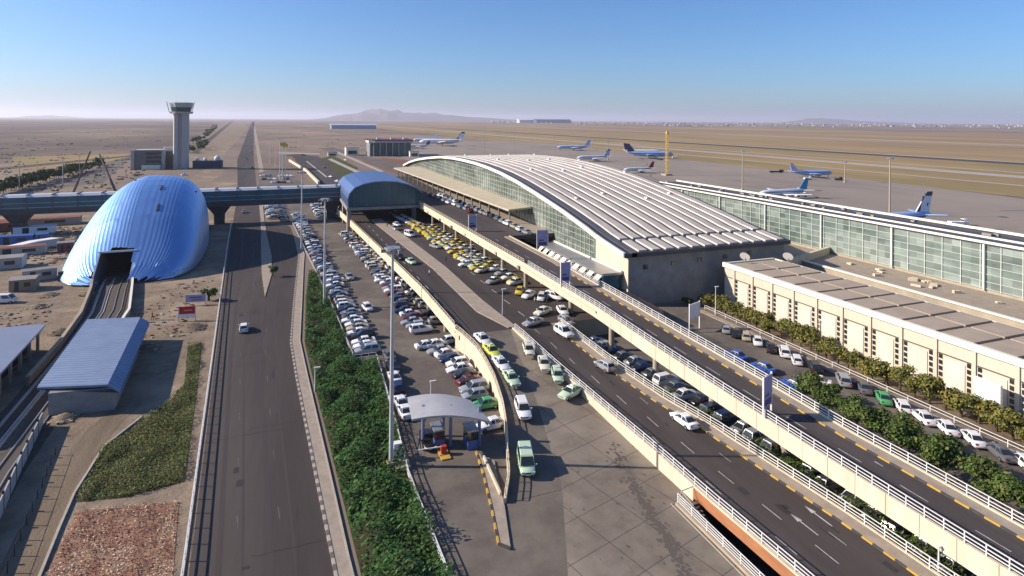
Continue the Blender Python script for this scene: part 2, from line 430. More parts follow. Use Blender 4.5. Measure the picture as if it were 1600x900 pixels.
b = MB(); ys = [50.2]+frange(52,92,2)
b.strip([(T(WALL,y)+.2,y,T(ZP,y)) for y in ys], [(T(BND,y),y,T(ZP,y)) for y in ys]); struct(b.build('taxi_lane', lot_asphalt))
slab_m = mat('slab_concrete', (0.20,0.168,0.132), 0.9, 0, 0.2, (0.15,0.126,0.10), 0.45, col3=(0.245,0.208,0.162), scale3=0.08, bump=0.1, bscale=10)
n = slab_m.node_tree.nodes; L = slab_m.node_tree.links
bk = n.new('ShaderNodeTexBrick'); g_ = n.new('ShaderNodeNewGeometry'); mp = n.new('ShaderNodeMapping')
mp.inputs['Rotation'].default_value = (0,0,rad(-16)); mp.inputs['Scale'].default_value = (1,1,1)
L.new(g_.outputs['Position'], mp.inputs[0]); L.new(mp.outputs[0], bk.inputs['Vector'])
bk.offset = 0.0; bk.inputs['Scale'].default_value = 1.0; bk.inputs['Brick Width'].default_value = 5.2; bk.inputs['Row Height'].default_value = 4.6
bk.inputs['Mortar Size'].default_value = 0.045; bk.inputs['Mortar Smooth'].default_value = 0.4
mxx = n.new('ShaderNodeMix'); mxx.data_type = 'RGBA'
src = n['Principled BSDF'].inputs['Base Color'].links[0].from_socket
L.new(src, mxx.inputs[6]); mxx.inputs[7].default_value = (0.06,0.05,0.045,1); L.new(bk.outputs['Fac'], mxx.inputs[0]); L.new(mxx.outputs[2], n['Principled BSDF'].inputs['Base Color'])
b = MB(); ys = [5,20,30,38,43.4]
b.strip([(T(BND,y),y,T(ZP,y)+.004) for y in ys], [(36.15,y,T(ZP,y)+.004) for y in ys])
ys = [43.4]+frange(45,92,2.35)
b.strip([(T(BND,y),y,T(ZP,y)+.004) for y in ys], [(T(RL,y),y,T(ZP,y)+.004) for y in ys]); struct(b.build('plaza', slab_m))
# worn dark band across the plaza and tyre marks
b = MB()
for k in range(420):
    t = R.random(); x = 33.5-9.0*(1-t)*.0 + R.gauss(0,.45); 
    p = at(955+ (1085-955)*t + R.gauss(0,5), 700+ 215*t + R.gauss(0,6), .05); w = R.uniform(.05,.3)
    if p.y < 6 or p.x > 35.8: continue
    b.poly([(p.x+math.cos(a)*w*R.uniform(.4,1.2), p.y+math.sin(a)*w*R.uniform(.6,1.9), T(ZP,p.y)+.012+k*1e-5) for a in [i*1.047 for i in range(6)]])
for k in range(60):
    p = at(R.uniform(890,1060), R.uniform(640,895), .05); w = R.uniform(.05,.2)
    b.poly([(p.x+math.cos(a)*w*R.uniform(.4,1.2), p.y+math.sin(a)*w*R.uniform(.6,1.6), T(ZP,p.y)+.018+k*1e-5) for a in [i*1.047 for i in range(6)]])
struct(b.build('oil_stains', mat('oil_stain', (0.105,0.088,0.072), 0.8)))

# arrivals deck (upper street) with its median
ys = frange(92,330,6)
av = thing('arrivals_viaduct', 'low viaduct street with cream parapet beside the packed car park', 'viaduct', (24.9,94,0))
b = MB()
b.strip([(T(WALL,y)+.2,y,3.3) for y in ys], [(68,y,3.3) for y in ys]); b.build('roadway', asphalt_dark, av)
b = MB()
b.strip([(68,y,2.5) for y in ys], [(T(WALL,y)+.2,y,2.5) for y in ys]); b.poly([(44.4,92,0),(68,92,0),(68,92,3.3),(44.4,92,3.3)]); b.poly([(25.0,92.02,2.5),(44.4,92.02,2.5),(44.4,92.02,3.3),(25.0,92.02,3.3)])
b.poly([(33,330,0),(33,94,0),(33,94,2.5),(33,330,2.5)])
b.build('deck', concrete, av)
def parapet(tab, ysx, zf, lo, hi, w=.3, m=cream, m2=None, name='parapet', parent=None, zb=None):
    b = MB()
    for y0, y1 in zip(ysx, ysx[1:]):
        x0, x1 = T(tab,y0), T(tab,y1); a, c = zf(y0), zf(y1)
        l0, l1 = (a+lo, c+lo) if zb is None else (zb(y0), zb(y1))
        b.prism([(x0,y0),(x0+w,y0),(x1+w,y1),(x1,y1)], [l0,l0,l1,l1], [a+hi,a+hi,c+hi,c+hi])
    return b.build(name, m2 or m, parent)
parapet(WALL, frange(94,330,6), lambda y: 3.3, -1.25, 1.0, parent=av)
b = MB()
for y0, y1 in zip(frange(94,216,3), frange(94,216,3)[1:]):       # ledge course half way up the parapet
    b.prism([(T(WALL,y0)-.12,y0),(T(WALL,y0),y0),(T(WALL,y1),y1),(T(WALL,y1)-.12,y1)], 3.15, 3.45)
b.build('ledge', cream, av)
for y in frange(104,216,14):
    c = MB(); c.tube((T(WALL,y)+1.0,y,0),(T(WALL,y)+1.0,y,2.5),.45,n=12); c.build('column', concrete, av, True)
rw = thing('retaining_wall', 'curved cream retaining wall that sinks to the plaza beside the toll canopy', 'wall', (26,85,0))
ysw = frange(50.2,94,1.4)
parapet(WALL, ysw, lambda y: T(ZP,y), 0, .55, .32, zb=lambda y: 0.0, parent=rw, name='wall')
# median strip on the arrivals street
b = MB(); md = [(34.6,92.6),(31.9,103.4),(31.6,140),(29.6,170),(26.4,222),(30.6,222),(33.0,186),(35.2,140),(35.3,110),(36.2,92.6)]
b.prism(md, 3.3, 3.48); struct(b.build('median', paving))
b = MB()
for y in frange(98,214,8):
    x = T(WALL,y)*.45 + 32*.55-2.0
    b.poly([(x-.08,y,3.306),(x+.08,y,3.306),(x-.02,y+3,3.306),(x-.18,y+3,3.306)])
    b.poly([(40-.08,y,3.306),(40+.08,y,3.306),(39.9,y+3,3.306),(39.75,y+3,3.306)])
struct(b.build('road_markings', white_paint))

# ------------------------------------------------------------------ central ramp with the stair pit
rp = thing('ramp_road', 'middle ramp road with white railings above the plaza', 'ramp', (42,60,0))
ysr = frange(5,92,3)
b = MB()
b.strip([(T(RL,y)+.3,y,T(ZR,y)) for y in ysr], [(T(RR,y)-1.5,y,T(ZR,y)) for y in ysr]); b.build('roadway', asphalt, rp)
b = MB()
for y0, y1 in zip(ysr, ysr[1:]):
    za, zc = T(ZR,y0), T(ZR,y1)
    b.prism([(T(RR,y0)-1.5,y0),(T(RR,y0),y0),(T(RR,y1),y1),(T(RR,y1)-1.5,y1)], [za-.6,za-.6,zc-.6,zc-.6], [za+.14,za+.14,zc+.14,zc+.14])
b.build('footway', paving, rp)
parapet(RL, frange(43.5,92,2.4), lambda y: T(ZR,y), 0, .3, .3, zb=lambda y: 0.0, parent=rp)
orange = mat('rust_orange_wall', (0.40,0.175,0.08), 0.85, 0, 0.2, (0.29,0.13,0.065), 1.1, (1,.3,1))
parapet(RL, frange(5,43.5,3), lambda y: T(ZR,y), -1.1, .12, .28, m=orange, parent=rp, name='girder')
parapet([(y,x-.06) for y,x in RL], frange(5,43.5,3), lambda y: T(ZR,y), .12, .32, .42, m=cream, parent=rp, name='coping')
parapet([(y,x-.0) for y,x in RR], frange(5,92,3), lambda y: T(ZR,y), 0, .25, .25, zb=lambda y: 0.0, parent=rp)
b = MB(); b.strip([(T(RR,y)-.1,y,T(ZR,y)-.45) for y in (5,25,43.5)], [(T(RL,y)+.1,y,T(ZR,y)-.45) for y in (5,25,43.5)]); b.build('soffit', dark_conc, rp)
kb = kerb(lambda y: T(RR,y)-1.68, 6, 92, lambda y: T(ZR,y), .18, .16, 1.1, [yellow_paint, black_paint])
b = MB()
for x0, y0, L_, w in [(43.2,y,2.6,.10) for y in frange(10,88,6.4)]+[(40.6,y+2,2.6,.09) for y in frange(20,88,9.5)]+[(46.0,y+1,2.0,.07) for y in frange(30,60,12)]:
    off = (T(RL,y0)+T(RR,y0))/2-44.2
    za, zc = T(ZR,y0)+.006, T(ZR,y0+L_)+.006
    b.poly([(x0+off,y0,za),(x0+off+w,y0,za),(x0+off+w-.02,y0+L_,zc),(x0+off-.02,y0+L_,zc)])
for ax, ay in ((44.6,33),(47.0,33.5),(44.9,22)):                        # lane arrows
    z = T(ZR,ay)+.007
    b.poly([(ax-.07,ay,z),(ax+.07,ay,z),(ax+.07,ay+2.2,z),(ax-.07,ay+2.2,z)]); b.poly([(ax-.3,ay+2.2,z),(ax+.3,ay+2.2,z),(ax,ay+3.4,z)])
struct(b.build('road_markings', white_paint))
# the pit: floor, walls, stair
b = MB()
b.poly([(HX0,HY0,-3.6),(HX1,HY0,-3.6),(HX1,HY1,-3.6),(HX0,HY1,-3.6)])
for p, q in (((HX0,HY0),(HX0,HY1)),((HX0,HY1),(HX1,HY1)),((HX1,HY1),(HX1,HY0)),((HX1,HY0),(HX0,HY0))):
    b.poly([(*p,-3.6),(*q,-3.6),(*q,0),(*p,0)])
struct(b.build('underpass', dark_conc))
st = thing('staircase', 'concrete steps going down under the ramp road from the plaza', 'stairs', (37.2,43,0))
b = MB()
for k in range(11):
    b.box((37.3,43.2-.42*k,-.18*k-.35+.1),(2.0,.44,.5))
b.build('steps', mat('step_concrete', (0.22,0.16,0.13), 0.9, 0, 0.2, (0.15,0.11,0.09), 1.5), st)
b = MB()
for p, q in (((36.35,43.4,0),(36.35,43.4,1.5)),((38.0,43.4,.2),(38.0,43.4,1.9)),((36.4,40.2,-1),(36.4,40.2,.9)),((36.35,43.4,1.5),(36.4,40.2,.9)),((36.35,43.4,1.5),(38.0,43.4,1.7))):
    b.tube(p, q, .05, n=6)
b.build('handrail', mat('green_grey_metal', (0.30,0.32,0.29), 0.5), st)
b = MB(); b.prism([(35.75,5),(36.15,5),(36.15,43.6),(35.75,43.6)], 0, .28); struct(b.build('kerb', concrete))
b = MB(); b.prism([(35.35,5),(35.45,5),(35.45,43.9),(35.35,43.9)], .03, .10); struct(b.build('kerb', kerb_pale))

# ------------------------------------------------------------------ departures flyover
fl = thing('flyover', 'high cream flyover road climbing on columns to the terminal front', 'flyover', (52,60,0))
ysd = frange(5,145,3.5)
b = MB(); b.strip([(T(DL,y)+.3,y,T(ZD,y)) for y in ysd], [(T(DR,y)-1.4,y,T(ZD,y)) for y in ysd])
yse = frange(145,330,6); b.strip([(T(DL,y)+.3,y,9.3) for y in yse], [(62,y,9.3) for y in yse]); b.build('roadway', asphalt, fl)
b = MB()
for y0, y1 in zip(ysd, ysd[1:]):
    za, zc = T(ZD,y0), T(ZD,y1)
    b.prism([(T(DR,y0)-1.4,y0),(T(DR,y0),y0),(T(DR,y1),y1),(T(DR,y1)-1.4,y1)], [za-.9,za-.9,zc-.9,zc-.9], [za+.14,za+.14,zc+.14,zc+.14])
b.build('footway', paving, fl)
b = MB(); b.prism([(62,145.2),(68,145.2),(68,330),(62,330)], 8.6, 9.46); b.build('drop_off_pavement', paving, fl)
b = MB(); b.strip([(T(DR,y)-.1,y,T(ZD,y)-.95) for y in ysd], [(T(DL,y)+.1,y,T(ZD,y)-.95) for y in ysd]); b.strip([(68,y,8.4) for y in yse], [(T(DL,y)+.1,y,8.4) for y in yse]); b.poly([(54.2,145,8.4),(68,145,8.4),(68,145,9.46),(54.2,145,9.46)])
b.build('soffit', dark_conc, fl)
parapet(DL, ysd+yse[1:], lambda y: T(ZD,y), -1.75, .32, .3, parent=fl)
b = MB()
for y0, y1 in zip(frange(84,330,6), frange(84,330,6)[1:]):
    za, zc = T(ZD,y0), T(ZD,y1)
    b.prism([(T(DL,y0)-.35,y0),(T(DL,y0),y0),(T(DL,y1),y1),(T(DL,y1)-.35,y1)], [za-.7,za-.7,zc-.7,zc-.7], [za-.45,za-.45,zc-.45,zc-.45])
b.build('ledge', cream, fl)
parapet(DR, ysd, lambda y: T(ZD,y), -1.75, .3, .28, parent=fl)
gap_m = mat('joint_dark', (0.12,0.10,0.075), 0.9)
for y in frange(8,112,3.3):
    b = MB(); x = T(DL,y)-.012; z = T(ZD,y); b.poly([(x,y,z-1.74),(x,y+.05,z-1.74),(x,y+.05,z+.31),(x,y,z+.31)]); b.build('panel_joint', gap_m, fl)
for x, y in ((54.9,34.1),(54.2,46.7),(53.4,59.2),(52.5,71.9),(51.6,84.5),(49.6,97),(47.8,116.6),(47.7,131.8),(47.7,146),(47.4,158),(46.6,171.7),(46.5,186),(46.4,203),(56,21.5)):
    c = MB(); zt = T(ZD,y)-.9; c.tube((x,y,0),(x,y,zt),.5,n=16); c.box((x+1.0,y,zt-.35),(6.2,1.1,.7)); c.build('column', concrete, fl, True)
for y in frange(118,206,14.6):
    c = MB(); c.tube((52.5,y,3.3),(52.5,y,8.4),.45,n=10); c.build('column', concrete, fl, True)
kerb(lambda y: T(DR,y)-1.58, 6, 110, lambda y: T(ZD,y), .18, .16, 1.3, [yellow_paint, black_paint])
b = MB()
for y0 in frange(8,140,7.0):
    x0 = (T(DL,y0)+T(DR,y0))/2-.55; za, zc = T(ZD,y0)+.006, T(ZD,y0+2.8)+.006
    xe = (T(DL,y0+2.8)+T(DR,y0+2.8))/2-.55
    b.poly([(x0,y0,za),(x0+.11,y0,za),(xe+.11,y0+2.8,zc),(xe,y0+2.8,zc)])
for ax, ay in ((55.3,34.5),):
    z = T(ZD,ay)+.008; b.poly([(ax-.07,ay,z),(ax+.07,ay,z),(ax+.0,ay+2.2,z+.03),(ax-.14,ay+2.2,z+.03)]); b.poly([(ax-.35,ay+2.2,z+.03),(ax+.2,ay+2.2,z+.03),(ax-.1,ay+3.4,z+.05)])
struct(b.build('road_markings', white_paint))

# railings of the roads
P = lambda tab, z, ysx, dx=.15, dz=0: [(T(tab,y)+dx, y, T(z,y)+dz) for y in ysx]
railing('white railing along the left edge of the middle ramp road', P(RL,ZR,frange(5,91,4),.1,.3), 1.0, spacing=1.9)
railing('white railing on the planted right edge of the middle ramp road', P(RR,ZR,frange(5,91,4),.1,.25), 1.0, spacing=2.1)
railing('white railing on the cream left parapet of the high flyover', P(DL,ZD,frange(5,112,4),.1,.32), 1.0, spacing=1.7)
railing('white railing on the right edge of the high flyover above the trees', P(DR,ZD,frange(5,118,4),.1,.3), 1.0, spacing=1.9)
railing('low white railing along the open stair pit on the plaza', [(36.0,y,.28) for y in frange(5,43.5,6)], 1.0, (1.0,.72,.45,.2), 2.4)
railing('white barrier railing along the left edge of the wide road', [(T(ROAD_L,y)-.5,y,0) for y in frange(5,250,6)], 1.15, (1.0,.55,.12), 2.5, posts=True, rw=.1)
railing('thin metal railing between the hedge and the exit lane', [(T(LOTL,y)-.3,y,0) for y in frange(5,94,3)], 1.05, (1.0,.66,.33), 1.9)
railing('thin metal railing between the hedge and the long car row', [(T(LOTL,y)-.2,y,0) for y in frange(96,240,6)], 1.0, (1.0,.5), 2.5)
railing('short metal railing closing the near end of the long car row', [(7.3,95.2,0),(11.0,95.2,0)], 1.0, (1.0,.5), 1.2)
railing('railing on the curved retaining wall beside the queue of taxis', [(T(WALL,y)+.15,y,T(ZP,y)+.55) for y in frange(50.6,94,2.4)], .75, (1.0,.5), 1.5, cream)
railing('pale railing on the car park side of the arrivals viaduct', [(T(WALL,y)+.15,y,4.3) for y in frange(95,216,6)], .5, (1.0,), 1.6, cream)
railing('pale railing on the parapet of the flyover before the terminal', P(DL,ZD,frange(114,240,6),.1,.32), .8, (1.0,.5), 1.7, cream)

def px_sheet(name, pts, z, m): flat(name, [(q.x,q.y) for q in (at(u,v,0) for u,v in pts)], z, m)
grass_m = mat('verge_grass', (0.085,0.085,0.03), 0.95, 0, 0.1, (0.06,0.068,0.025), 0.05)
red_soil = mat('red_soil', (0.20,0.11,0.085), 0.95, 0, 0.1, (0.16,0.10,0.075), 0.05)
px_sheet('grass_patch', [(440,243),(470,240),(497,287),(545,287),(560,262),(520,243),(500,248)], .05, grass_m)
px_sheet('far_road', [(455,242.5),(496,243.5),(512,255),(540,287),(500,291),(470,262)], .09, asphalt_dark)
px_sheet('far_road', [(496,232),(520,230),(640,262),(660,275),(640,275),(560,248)], .07, lot_asphalt)
px_sheet('red_soil', [(565,252),(600,247),(660,252),(660,272),(620,272)], .06, red_soil)
px_sheet('verge_path', [(512,249),(518,248),(566,270),(560,272)], .10, kerb_pale)
px_sheet('verge_path', [(524,238),(528,237),(600,268),(594,269)], .11, kerb_pale)
px_sheet('verge_path', [(436,238),(500,240),(500,241.5),(436,240)], .12, kerb_pale)
px_sheet('road_markings', [(478,252),(480,252),(512,277),(509,277)], .13, white_paint)
px_sheet('car_park', [(404,270),(440,262),(475,288),(404,291)], .05, lot_asphalt)
px_sheet('side_road', [(170,252),(200,250),(160,287),(60,296),(40,292),(110,280)], .03, lot_asphalt)
px_sheet('side_road', [(250,300),(330,262),(350,262),(345,275),(300,300)], .03, site)
px_sheet('dry_grass', [(20,245),(220,240),(160,255),(20,268)], .02, dry_grass)
px_sheet('dark_strip', [(0,262),(0,266),(210,244),(210,242)], .03, runway_dark)
px_sheet('dark_strip', [(300,236),(309,238),(366,188.6),(362,188.4)], .02, runway_dark)
yw = thing('verge_wall', 'low yellow wall along the far road behind the footbridge', 'wall', at(455,255,0))
for (u0,v0,u1,v1) in ((452,252,478,268),(478,268,498,288)):
    b = MB(); a_ = at(u0,v0,0); c_ = at(u1,v1,0); b.bar((a_.x,a_.y,1.0),(c_.x,c_.y,1.0),1.2,2.0); b.build('wall', cream, yw)

# repairs and dark spots on the carriageways
patch_m = mat('tar_patch', (0.034,0.028,0.027), 0.75, 0, 0.25, (0.045,0.037,0.035), 0.8); crack_m = mat('tar_seam', (0.030,0.025,0.024), 0.7)
b = MB()
for k in range(30):
    y = R.uniform(20,230)**1.0; x = T(ROAD_L,y)+R.uniform(1.5,11); w = R.uniform(.15,.9); l = R.uniform(.4,3.0)
    if x+w > T(ROAD_R,y)-.5: continue
    b.poly([(x,y,.041+k*2e-5),(x+w,y+.05,.041+k*2e-5),(x+w*.95,y+l,.041+k*2e-5),(x+.04,y+l,.041+k*2e-5)])
for k in range(16):
    y = R.uniform(14,85); x = R.uniform(T(RL,y)+1,T(RR,y)-3); w = R.uniform(.2,.8); l = R.uniform(.5,2.2); za = T(ZR,y)+.004; zb = T(ZR,y+l)+.004
    b.poly([(x,y,za),(x+w,y,za),(x+w,y+l,zb),(x,y+l,zb)])
struct(b.build('road_patches', patch_m))
b = MB()
for k in range(14):
    y = R.uniform(16,180); x0 = T(ROAD_L,y)+.8; x1 = T(ROAD_R,y)-.4; px_ = x0; pts_ = []
    if R.random() < .5: x0 += (x1-x0)*.4
    for i in range(9): pts_.append((x0+(x1-x0)*i/8, y+R.gauss(0,.12)))
    b.strip([(x,yy,.0445+k*2e-5) for x,yy in pts_], [(x,yy+.05,.0445+k*2e-5) for x,yy in pts_])
struct(b.build('road_cracks', crack_m))

scrubland = mat('scrubland', (0.165,0.125,0.098), 0.95, 0, 0.1, (0.105,0.085,0.072), 0.012, (1,.5,1), contrast=(.38,.6), col3=(0.24,0.185,0.13), scale3=0.003, c3=(.48,.6))
flat('scrub_plain', [(-7000,700),(-150,640),(-125,780),(-640,7000),(-9000,14000),(-20000,12000)], .015, scrubland)
flat('scrub_plain', [(-120,560),(-62,560),(-140,2600),(-420,7000),(-560,7000),(-300,3000),(-110,800)], .018, site)
# ------------------------------------------------------------------ main terminal
ZT_ = [(104,11.7),(106.6,12.0),(116.6,13.4),(121.7,14.5),(135.8,16.9),(152.6,19.3),(170,21.5),(185,22.9),(200,23.8),(215,24.3),(232,24.4),(250,24.2),(272,23.4),(300,21.2),(327,18.6),(350,15.6),(369,12.3)]
ZT = lambda y: lerp_tab(ZT_, y)+.4
tm = thing('terminal_building', 'long airport terminal with arched ribbed roof and green glass front', 'terminal', (90,200,0))
slate = mat('roof_slate', (0.065,0.064,0.072), 0.55, 0.2, 0.4, (0.05,0.05,0.056), 0.2)
rib_m = mat('rib_sheet', (0.55,0.50,0.43), 0.5, 0.0, 0.4, (0.43,0.39,0.335), 0.5, (1,.25,1), col3=(0.34,0.31,0.27), scale3=0.22, c3=(0.55,0.75))
ysr = frange(104.3,369,4.5)
b = MB(); b.loft([[(66.4,y,ZT(y)-.9),(114,y,ZT(y)-.9),(114,y,ZT(y)),(66.4,y,ZT(y))] for y in ysr]); b.build('roof', slate, tm)
for i in range(12):
    x = 70.3+i*3.62; w = 2.35
    for ya, yb in ((113.2,366),(105.0,112.0)):
        b = MB(); yy = frange(ya,yb,4.0)
        b.loft([[(x,y,ZT(y)-.02),(x+w,y,ZT(y)-.02),(x+w-.12,y,ZT(y)+.38),(x+.12,y,ZT(y)+.38)] for y in yy])
        o = b.build('roof_rib', rib_m, tm)
b = MB()
for i in range(12):
    for y in (140, 176+ (i*37)%9, 214, 262):
        if (i*7+int(y))%3: continue
        b.box((70.3+i*3.62+1.2, y+(i*5)%11, ZT(y+(i*5)%11)+.6), (.9,1.3,.5))
b.build('roof_vent', white_metal, tm)
trim_m = mat('white_trim', (0.74,0.70,0.60), 0.6)
b = MB(); b.loft([[(66.0,y,ZT(y)-.75),(66.55,y,ZT(y)-.75),(66.55,y,ZT(y)+.28),(66.0,y,ZT(y)+.28)] for y in ysr]); b.build('arch_edge', trim_m, tm)
b = MB(); b.loft([[(68.2,y,ZT(y)-.85),(69.6,y,ZT(y)-.85),(69.6,y,ZT(y)+.16),(68.2,y,ZT(y)+.16)] for y in ysr]); b.build('gutter', mat('gutter', (0.10,0.10,0.115),.5), tm)
# front glazing
gz = MB(); yy = [120.5]+frange(124,145,3)+frange(148,367,4)
z0f = lambda y: 0.0 if y < 145.1 else 9.3
gz.strip([(68,y,z0f(y)) for y in yy], [(68,y,ZT(y)-.8) for y in yy])
gz = gz.build('front_glazing', glass_green, tm)
b = MB()
for y in frange(121,366,2.45): b.box((67.9,y,(z0f(y)+ZT(y)-.9)/2), (.16,.14,ZT(y)-.9-z0f(y)))
z = 1.0
while z < 23:
    on = [y for y in frange(121,366,2.45) if ZT(y)-.9 > z and z > z0f(y)]
    if len(on) > 1: b.box((67.93,(on[0]+on[-1])/2,z), (.1,on[-1]-on[0],.10))
    z += 1.55
b.build('mullion_grid', mat('mullion', (0.42,0.45,0.40), .5), gz, org=(90,200,0)); 
# gable
b = MB(); b.poly([(68,105.5,0),(113,105.5,0),(113,105.5,ZT(105.5)-.85),(68,105.5,ZT(105.5)-.85)]); b.poly([(113,105.5,0),(113,367,0)]+[(113,y,ZT(y)-.85) for y in reversed(frange(105.5,367,8))])
b.poly([(68,367,0),(113,367,0),(113,367,ZT(367)-.85),(68,367,ZT(367)-.85)])
b.build('gable_wall', grey_conc, tm)
b = MB(); b.poly([(68,120.5,3),(68,105.5,3),(68,105.5,ZT(105.5)-.85),(68,113,ZT(113)-.85),(68,120.5,ZT(120.5)-.85)]); b.poly([(68,120.5,0),(68,105.5,0),(68,105.5,3),(68,120.5,3)]); b.build('cream_wall', cream, tm)
for k in range(5):
    w = MB(); w.box((72.5+k*7.4,105.4,8.6+k*.25), (1.0,.3,1.0)); w.build('window', glass_dark, tm)
b = MB(); b.prism([(68.02,145.1),(68.02,330),(68.6,330),(68.6,145.1)], 0, 9.4); b.build('plinth', concrete, tm)
# front canopy over the drop-off pavement
cb = MB(); cl = [(161,60.0),(200,58.6),(250,56.8),(330,53.6)]
yy = frange(161,330,8)
cb.loft([[(T(cl,y),y,13.7),(67.6,y,14.2),(67.6,y,14.75),(T(cl,y),y,14.25)] for y in yy])
cp = cb.build('canopy', mat('canopy_sheet', (0.50,0.44,0.31), .7, 0, .25, (0.42,0.37,0.27), .2), tm)
cmesh = None
for y in frange(164,326,9):
    c = MB(); c.tube((T(cl,y)+1.6,y,9.4),(T(cl,y)+1.6,y,13.8),.28,n=8); c.build('canopy_column', grey_conc, tm)
b = MB(); b.box((67.8,250,11.7),(.24,150,1.2)); b.build('door_band', glass_dark, tm)
# low side wing with a row of white awnings
an = thing('entrance_wing', 'low glazed wing with white awnings below the terminal front', 'building', (64,125,0))
b = MB(); b.box((65.3,126,3.4),(4.6,36,6.8)); b.build('wall', glass_blue, an)
b = MB(); b.box((65.2,126,7.05),(5.2,37,.5)); b.build('roof', grey_metal, an)
b = MB(); b.box((67.5,126,7.45),(.5,37,.3)); b.build('parapet', trim_m, an)
for k in range(10):
    y = 109.5+k*3.6; a = MB()
    a.poly([(62.95,y-1.1,6.6),(62.95,y+1.1,6.6),(61.6,y+1.1,5.4),(61.6,y-1.1,5.4)]); a.poly([(61.6,y-1.1,5.4),(61.6,y+1.1,5.4),(61.6,y+1.1,4.9),(61.6,y-1.1,4.9)])
    a.poly([(62.95,y-1.1,6.52),(61.6,y-1.1,5.32),(61.6,y+1.1,5.32),(62.95,y+1.1,6.52)]); a.build('awning', trim_m, an)
    p = MB(); p.box((62.85,y+1.8,3.4),(.25,.5,6.6)); p.build('pier', grey_metal, an)
flat('yard_road', [(51.5,-30),(83,-30),(83,104),(68,104),(68,150),(44.6,150),(44.6,92.5),(50.3,60)], 0.02, lot_asphalt)

# ------------------------------------------------------------------ concourse with glass wall
cc = thing('concourse', 'long glass walled concourse with flat dark roof behind the beige cargo block', 'building', (136,100,0))
YA, YB, CX = -10.0, 198.0, 136.0
b = MB(); b.prism([(CX,YA),(CX+.1,YA),(CX+.1,YB),(CX,YB)], 6.2, 15.9); gl = b.build('glass_wall', glass_pale, cc)
b = MB()
for y in frange(YA,YB,4.0): b.box((CX-.12,y,11.05),(.16,.16,9.7))
for z in (6.4,7.9,9.5,11.1,12.7,14.3,15.7): b.box((CX-.1,(YA+YB)/2,z),(.12,YB-YA,.09))
for y in frange(YA,YB,20): b.box((CX-.3,y,11),(.5,.45,9.8))
b.build('mullion_grid', mat('pale_mullion', (0.50,0.54,0.49), .5), gl, org=(136,100,0))
b = MB(); b.box((CX+6,(YA+YB)/2,16.2),(13.2,YB-YA,.6)); b.build('roof', slate, cc)
for x, w, z in ((CX-.5,.45,16.35),(CX+4.0,.45,16.62),(CX+12.4,.9,17.0)):
    b = MB(); b.box((x,(YA+YB)/2,z),(w,YB-YA,.5)); b.build('roof_rail', trim_m, cc)
b = MB(); b.box((CX+6,(YA+YB)/2,3),(11.8,YB-YA,6.3)); b.build('base', concrete, cc)
for k in range(30):
    b = MB(); b.box((CX+8.6+R.uniform(-2,2),R.uniform(YA,YB),16.75),(R.uniform(.5,1.2),R.uniform(.6,2),.5)); b.build('roof_unit', grey_conc, cc)
tw = thing('terrace_wall', 'beige terrace wall below the glass concourse', 'wall', (118,100,0))
b = MB(); b.prism([(119,-10),(119.5,-10),(121,128),(120.5,128)], 0, 6.0); b.build('wall', concrete, tw)
b = MB(); b.prism([(119.5,-10),(136,-10),(136,128),(121,128)], 5.0, 5.6); b.build('ledge', paving, tw)
b = MB(); b.prism([(118.7,-10),(119.6,-10),(121.1,128),(120.2,128)], 6.0, 6.3); b.build('coping', trim_m, tw)
b = MB(); b.prism([(113,104),(136,112),(136,113),(113,105)], 0, 7.4); b.build('return_wall', cream, tw)
for k in range(14):
    r_ = MB(); y = 58+R.random()*44; r_.box((129+R.uniform(-3,3),y,5.85),(R.uniform(.6,1.6),R.uniform(.6,2.6),R.uniform(.3,.6)),R.random()*3); r_.build('rubble', cream, tw)

# ------------------------------------------------------------------ beige cargo block
cargo_m = mat('cargo_plaster', (0.55,0.485,0.375), .85, 0, .2, (0.52,0.46,0.36), .8, (1,1,.12), col3=(0.45,0.395,0.305), scale3=.3, c3=(.56,.76))
cg = thing('cargo_building', 'long low beige block with panelled flat roof and pale doors', 'building', (97,70,0))
Y0, Y1 = 10.0, 101.0
b = MB(); b.box((98.2,(Y0+Y1)/2,4.3),(14.6,Y1-Y0,8.6)); b.build('wall', cargo_m, cg)
b = MB(); b.box((98.2,(Y0+Y1)/2,8.7),(14.2,Y1-Y0-.4,.3)); b.build('roof', concrete, cg)
b = MB(); b.box((90.75,(Y0+Y1)/2,8.75),(.7,Y1-Y0+.4,1.0)); b.box((105.5,(Y0+Y1)/2,8.65),(.4,Y1-Y0,.8)); b.box((98,Y1-.1,8.7),(14.6,.5,.9)); b.build('parapet', trim_m, cg)
panel_m = mat('roof_panel_sheet', (0.40,0.325,0.245), .8, 0, .2, (0.33,0.27,0.205), .3)
door_m = mat('pale_door', (0.60,0.56,0.475), .6, 0, .3, (0.52,0.475,0.39), .5, (1,1,.3))
bay = 5.6; k = 0; y = 16.6
while y < 100:
    for xc in (94.6,101.6):
        p = MB(); p.box((xc,y,9.0),(6.5,bay-.75,.45)); p.build('roof_panel', panel_m, cg)
    p = MB(); p.box((90.85,y+bay/2,4.2),(.35,.55,8.2)); p.build('pilaster', cargo_m, cg)
    for s in (-1,1):
        w = MB()
        for q in range(5): w.box((90.86,y+s*(bay/2-.75),2.0+q*.92),(.14,.5,.62))
        w.build('window', glass_dark, cg)
    d = MB(); d.box((90.87,y,3.0),(.16,3.0,5.2)); d.build('door', door_m, cg)
    y += bay
b = MB(); b.box((90.84,(Y0+Y1)/2,6.15),(.22,Y1-Y0,.12)); b.build('string_course', gap_m, cg)
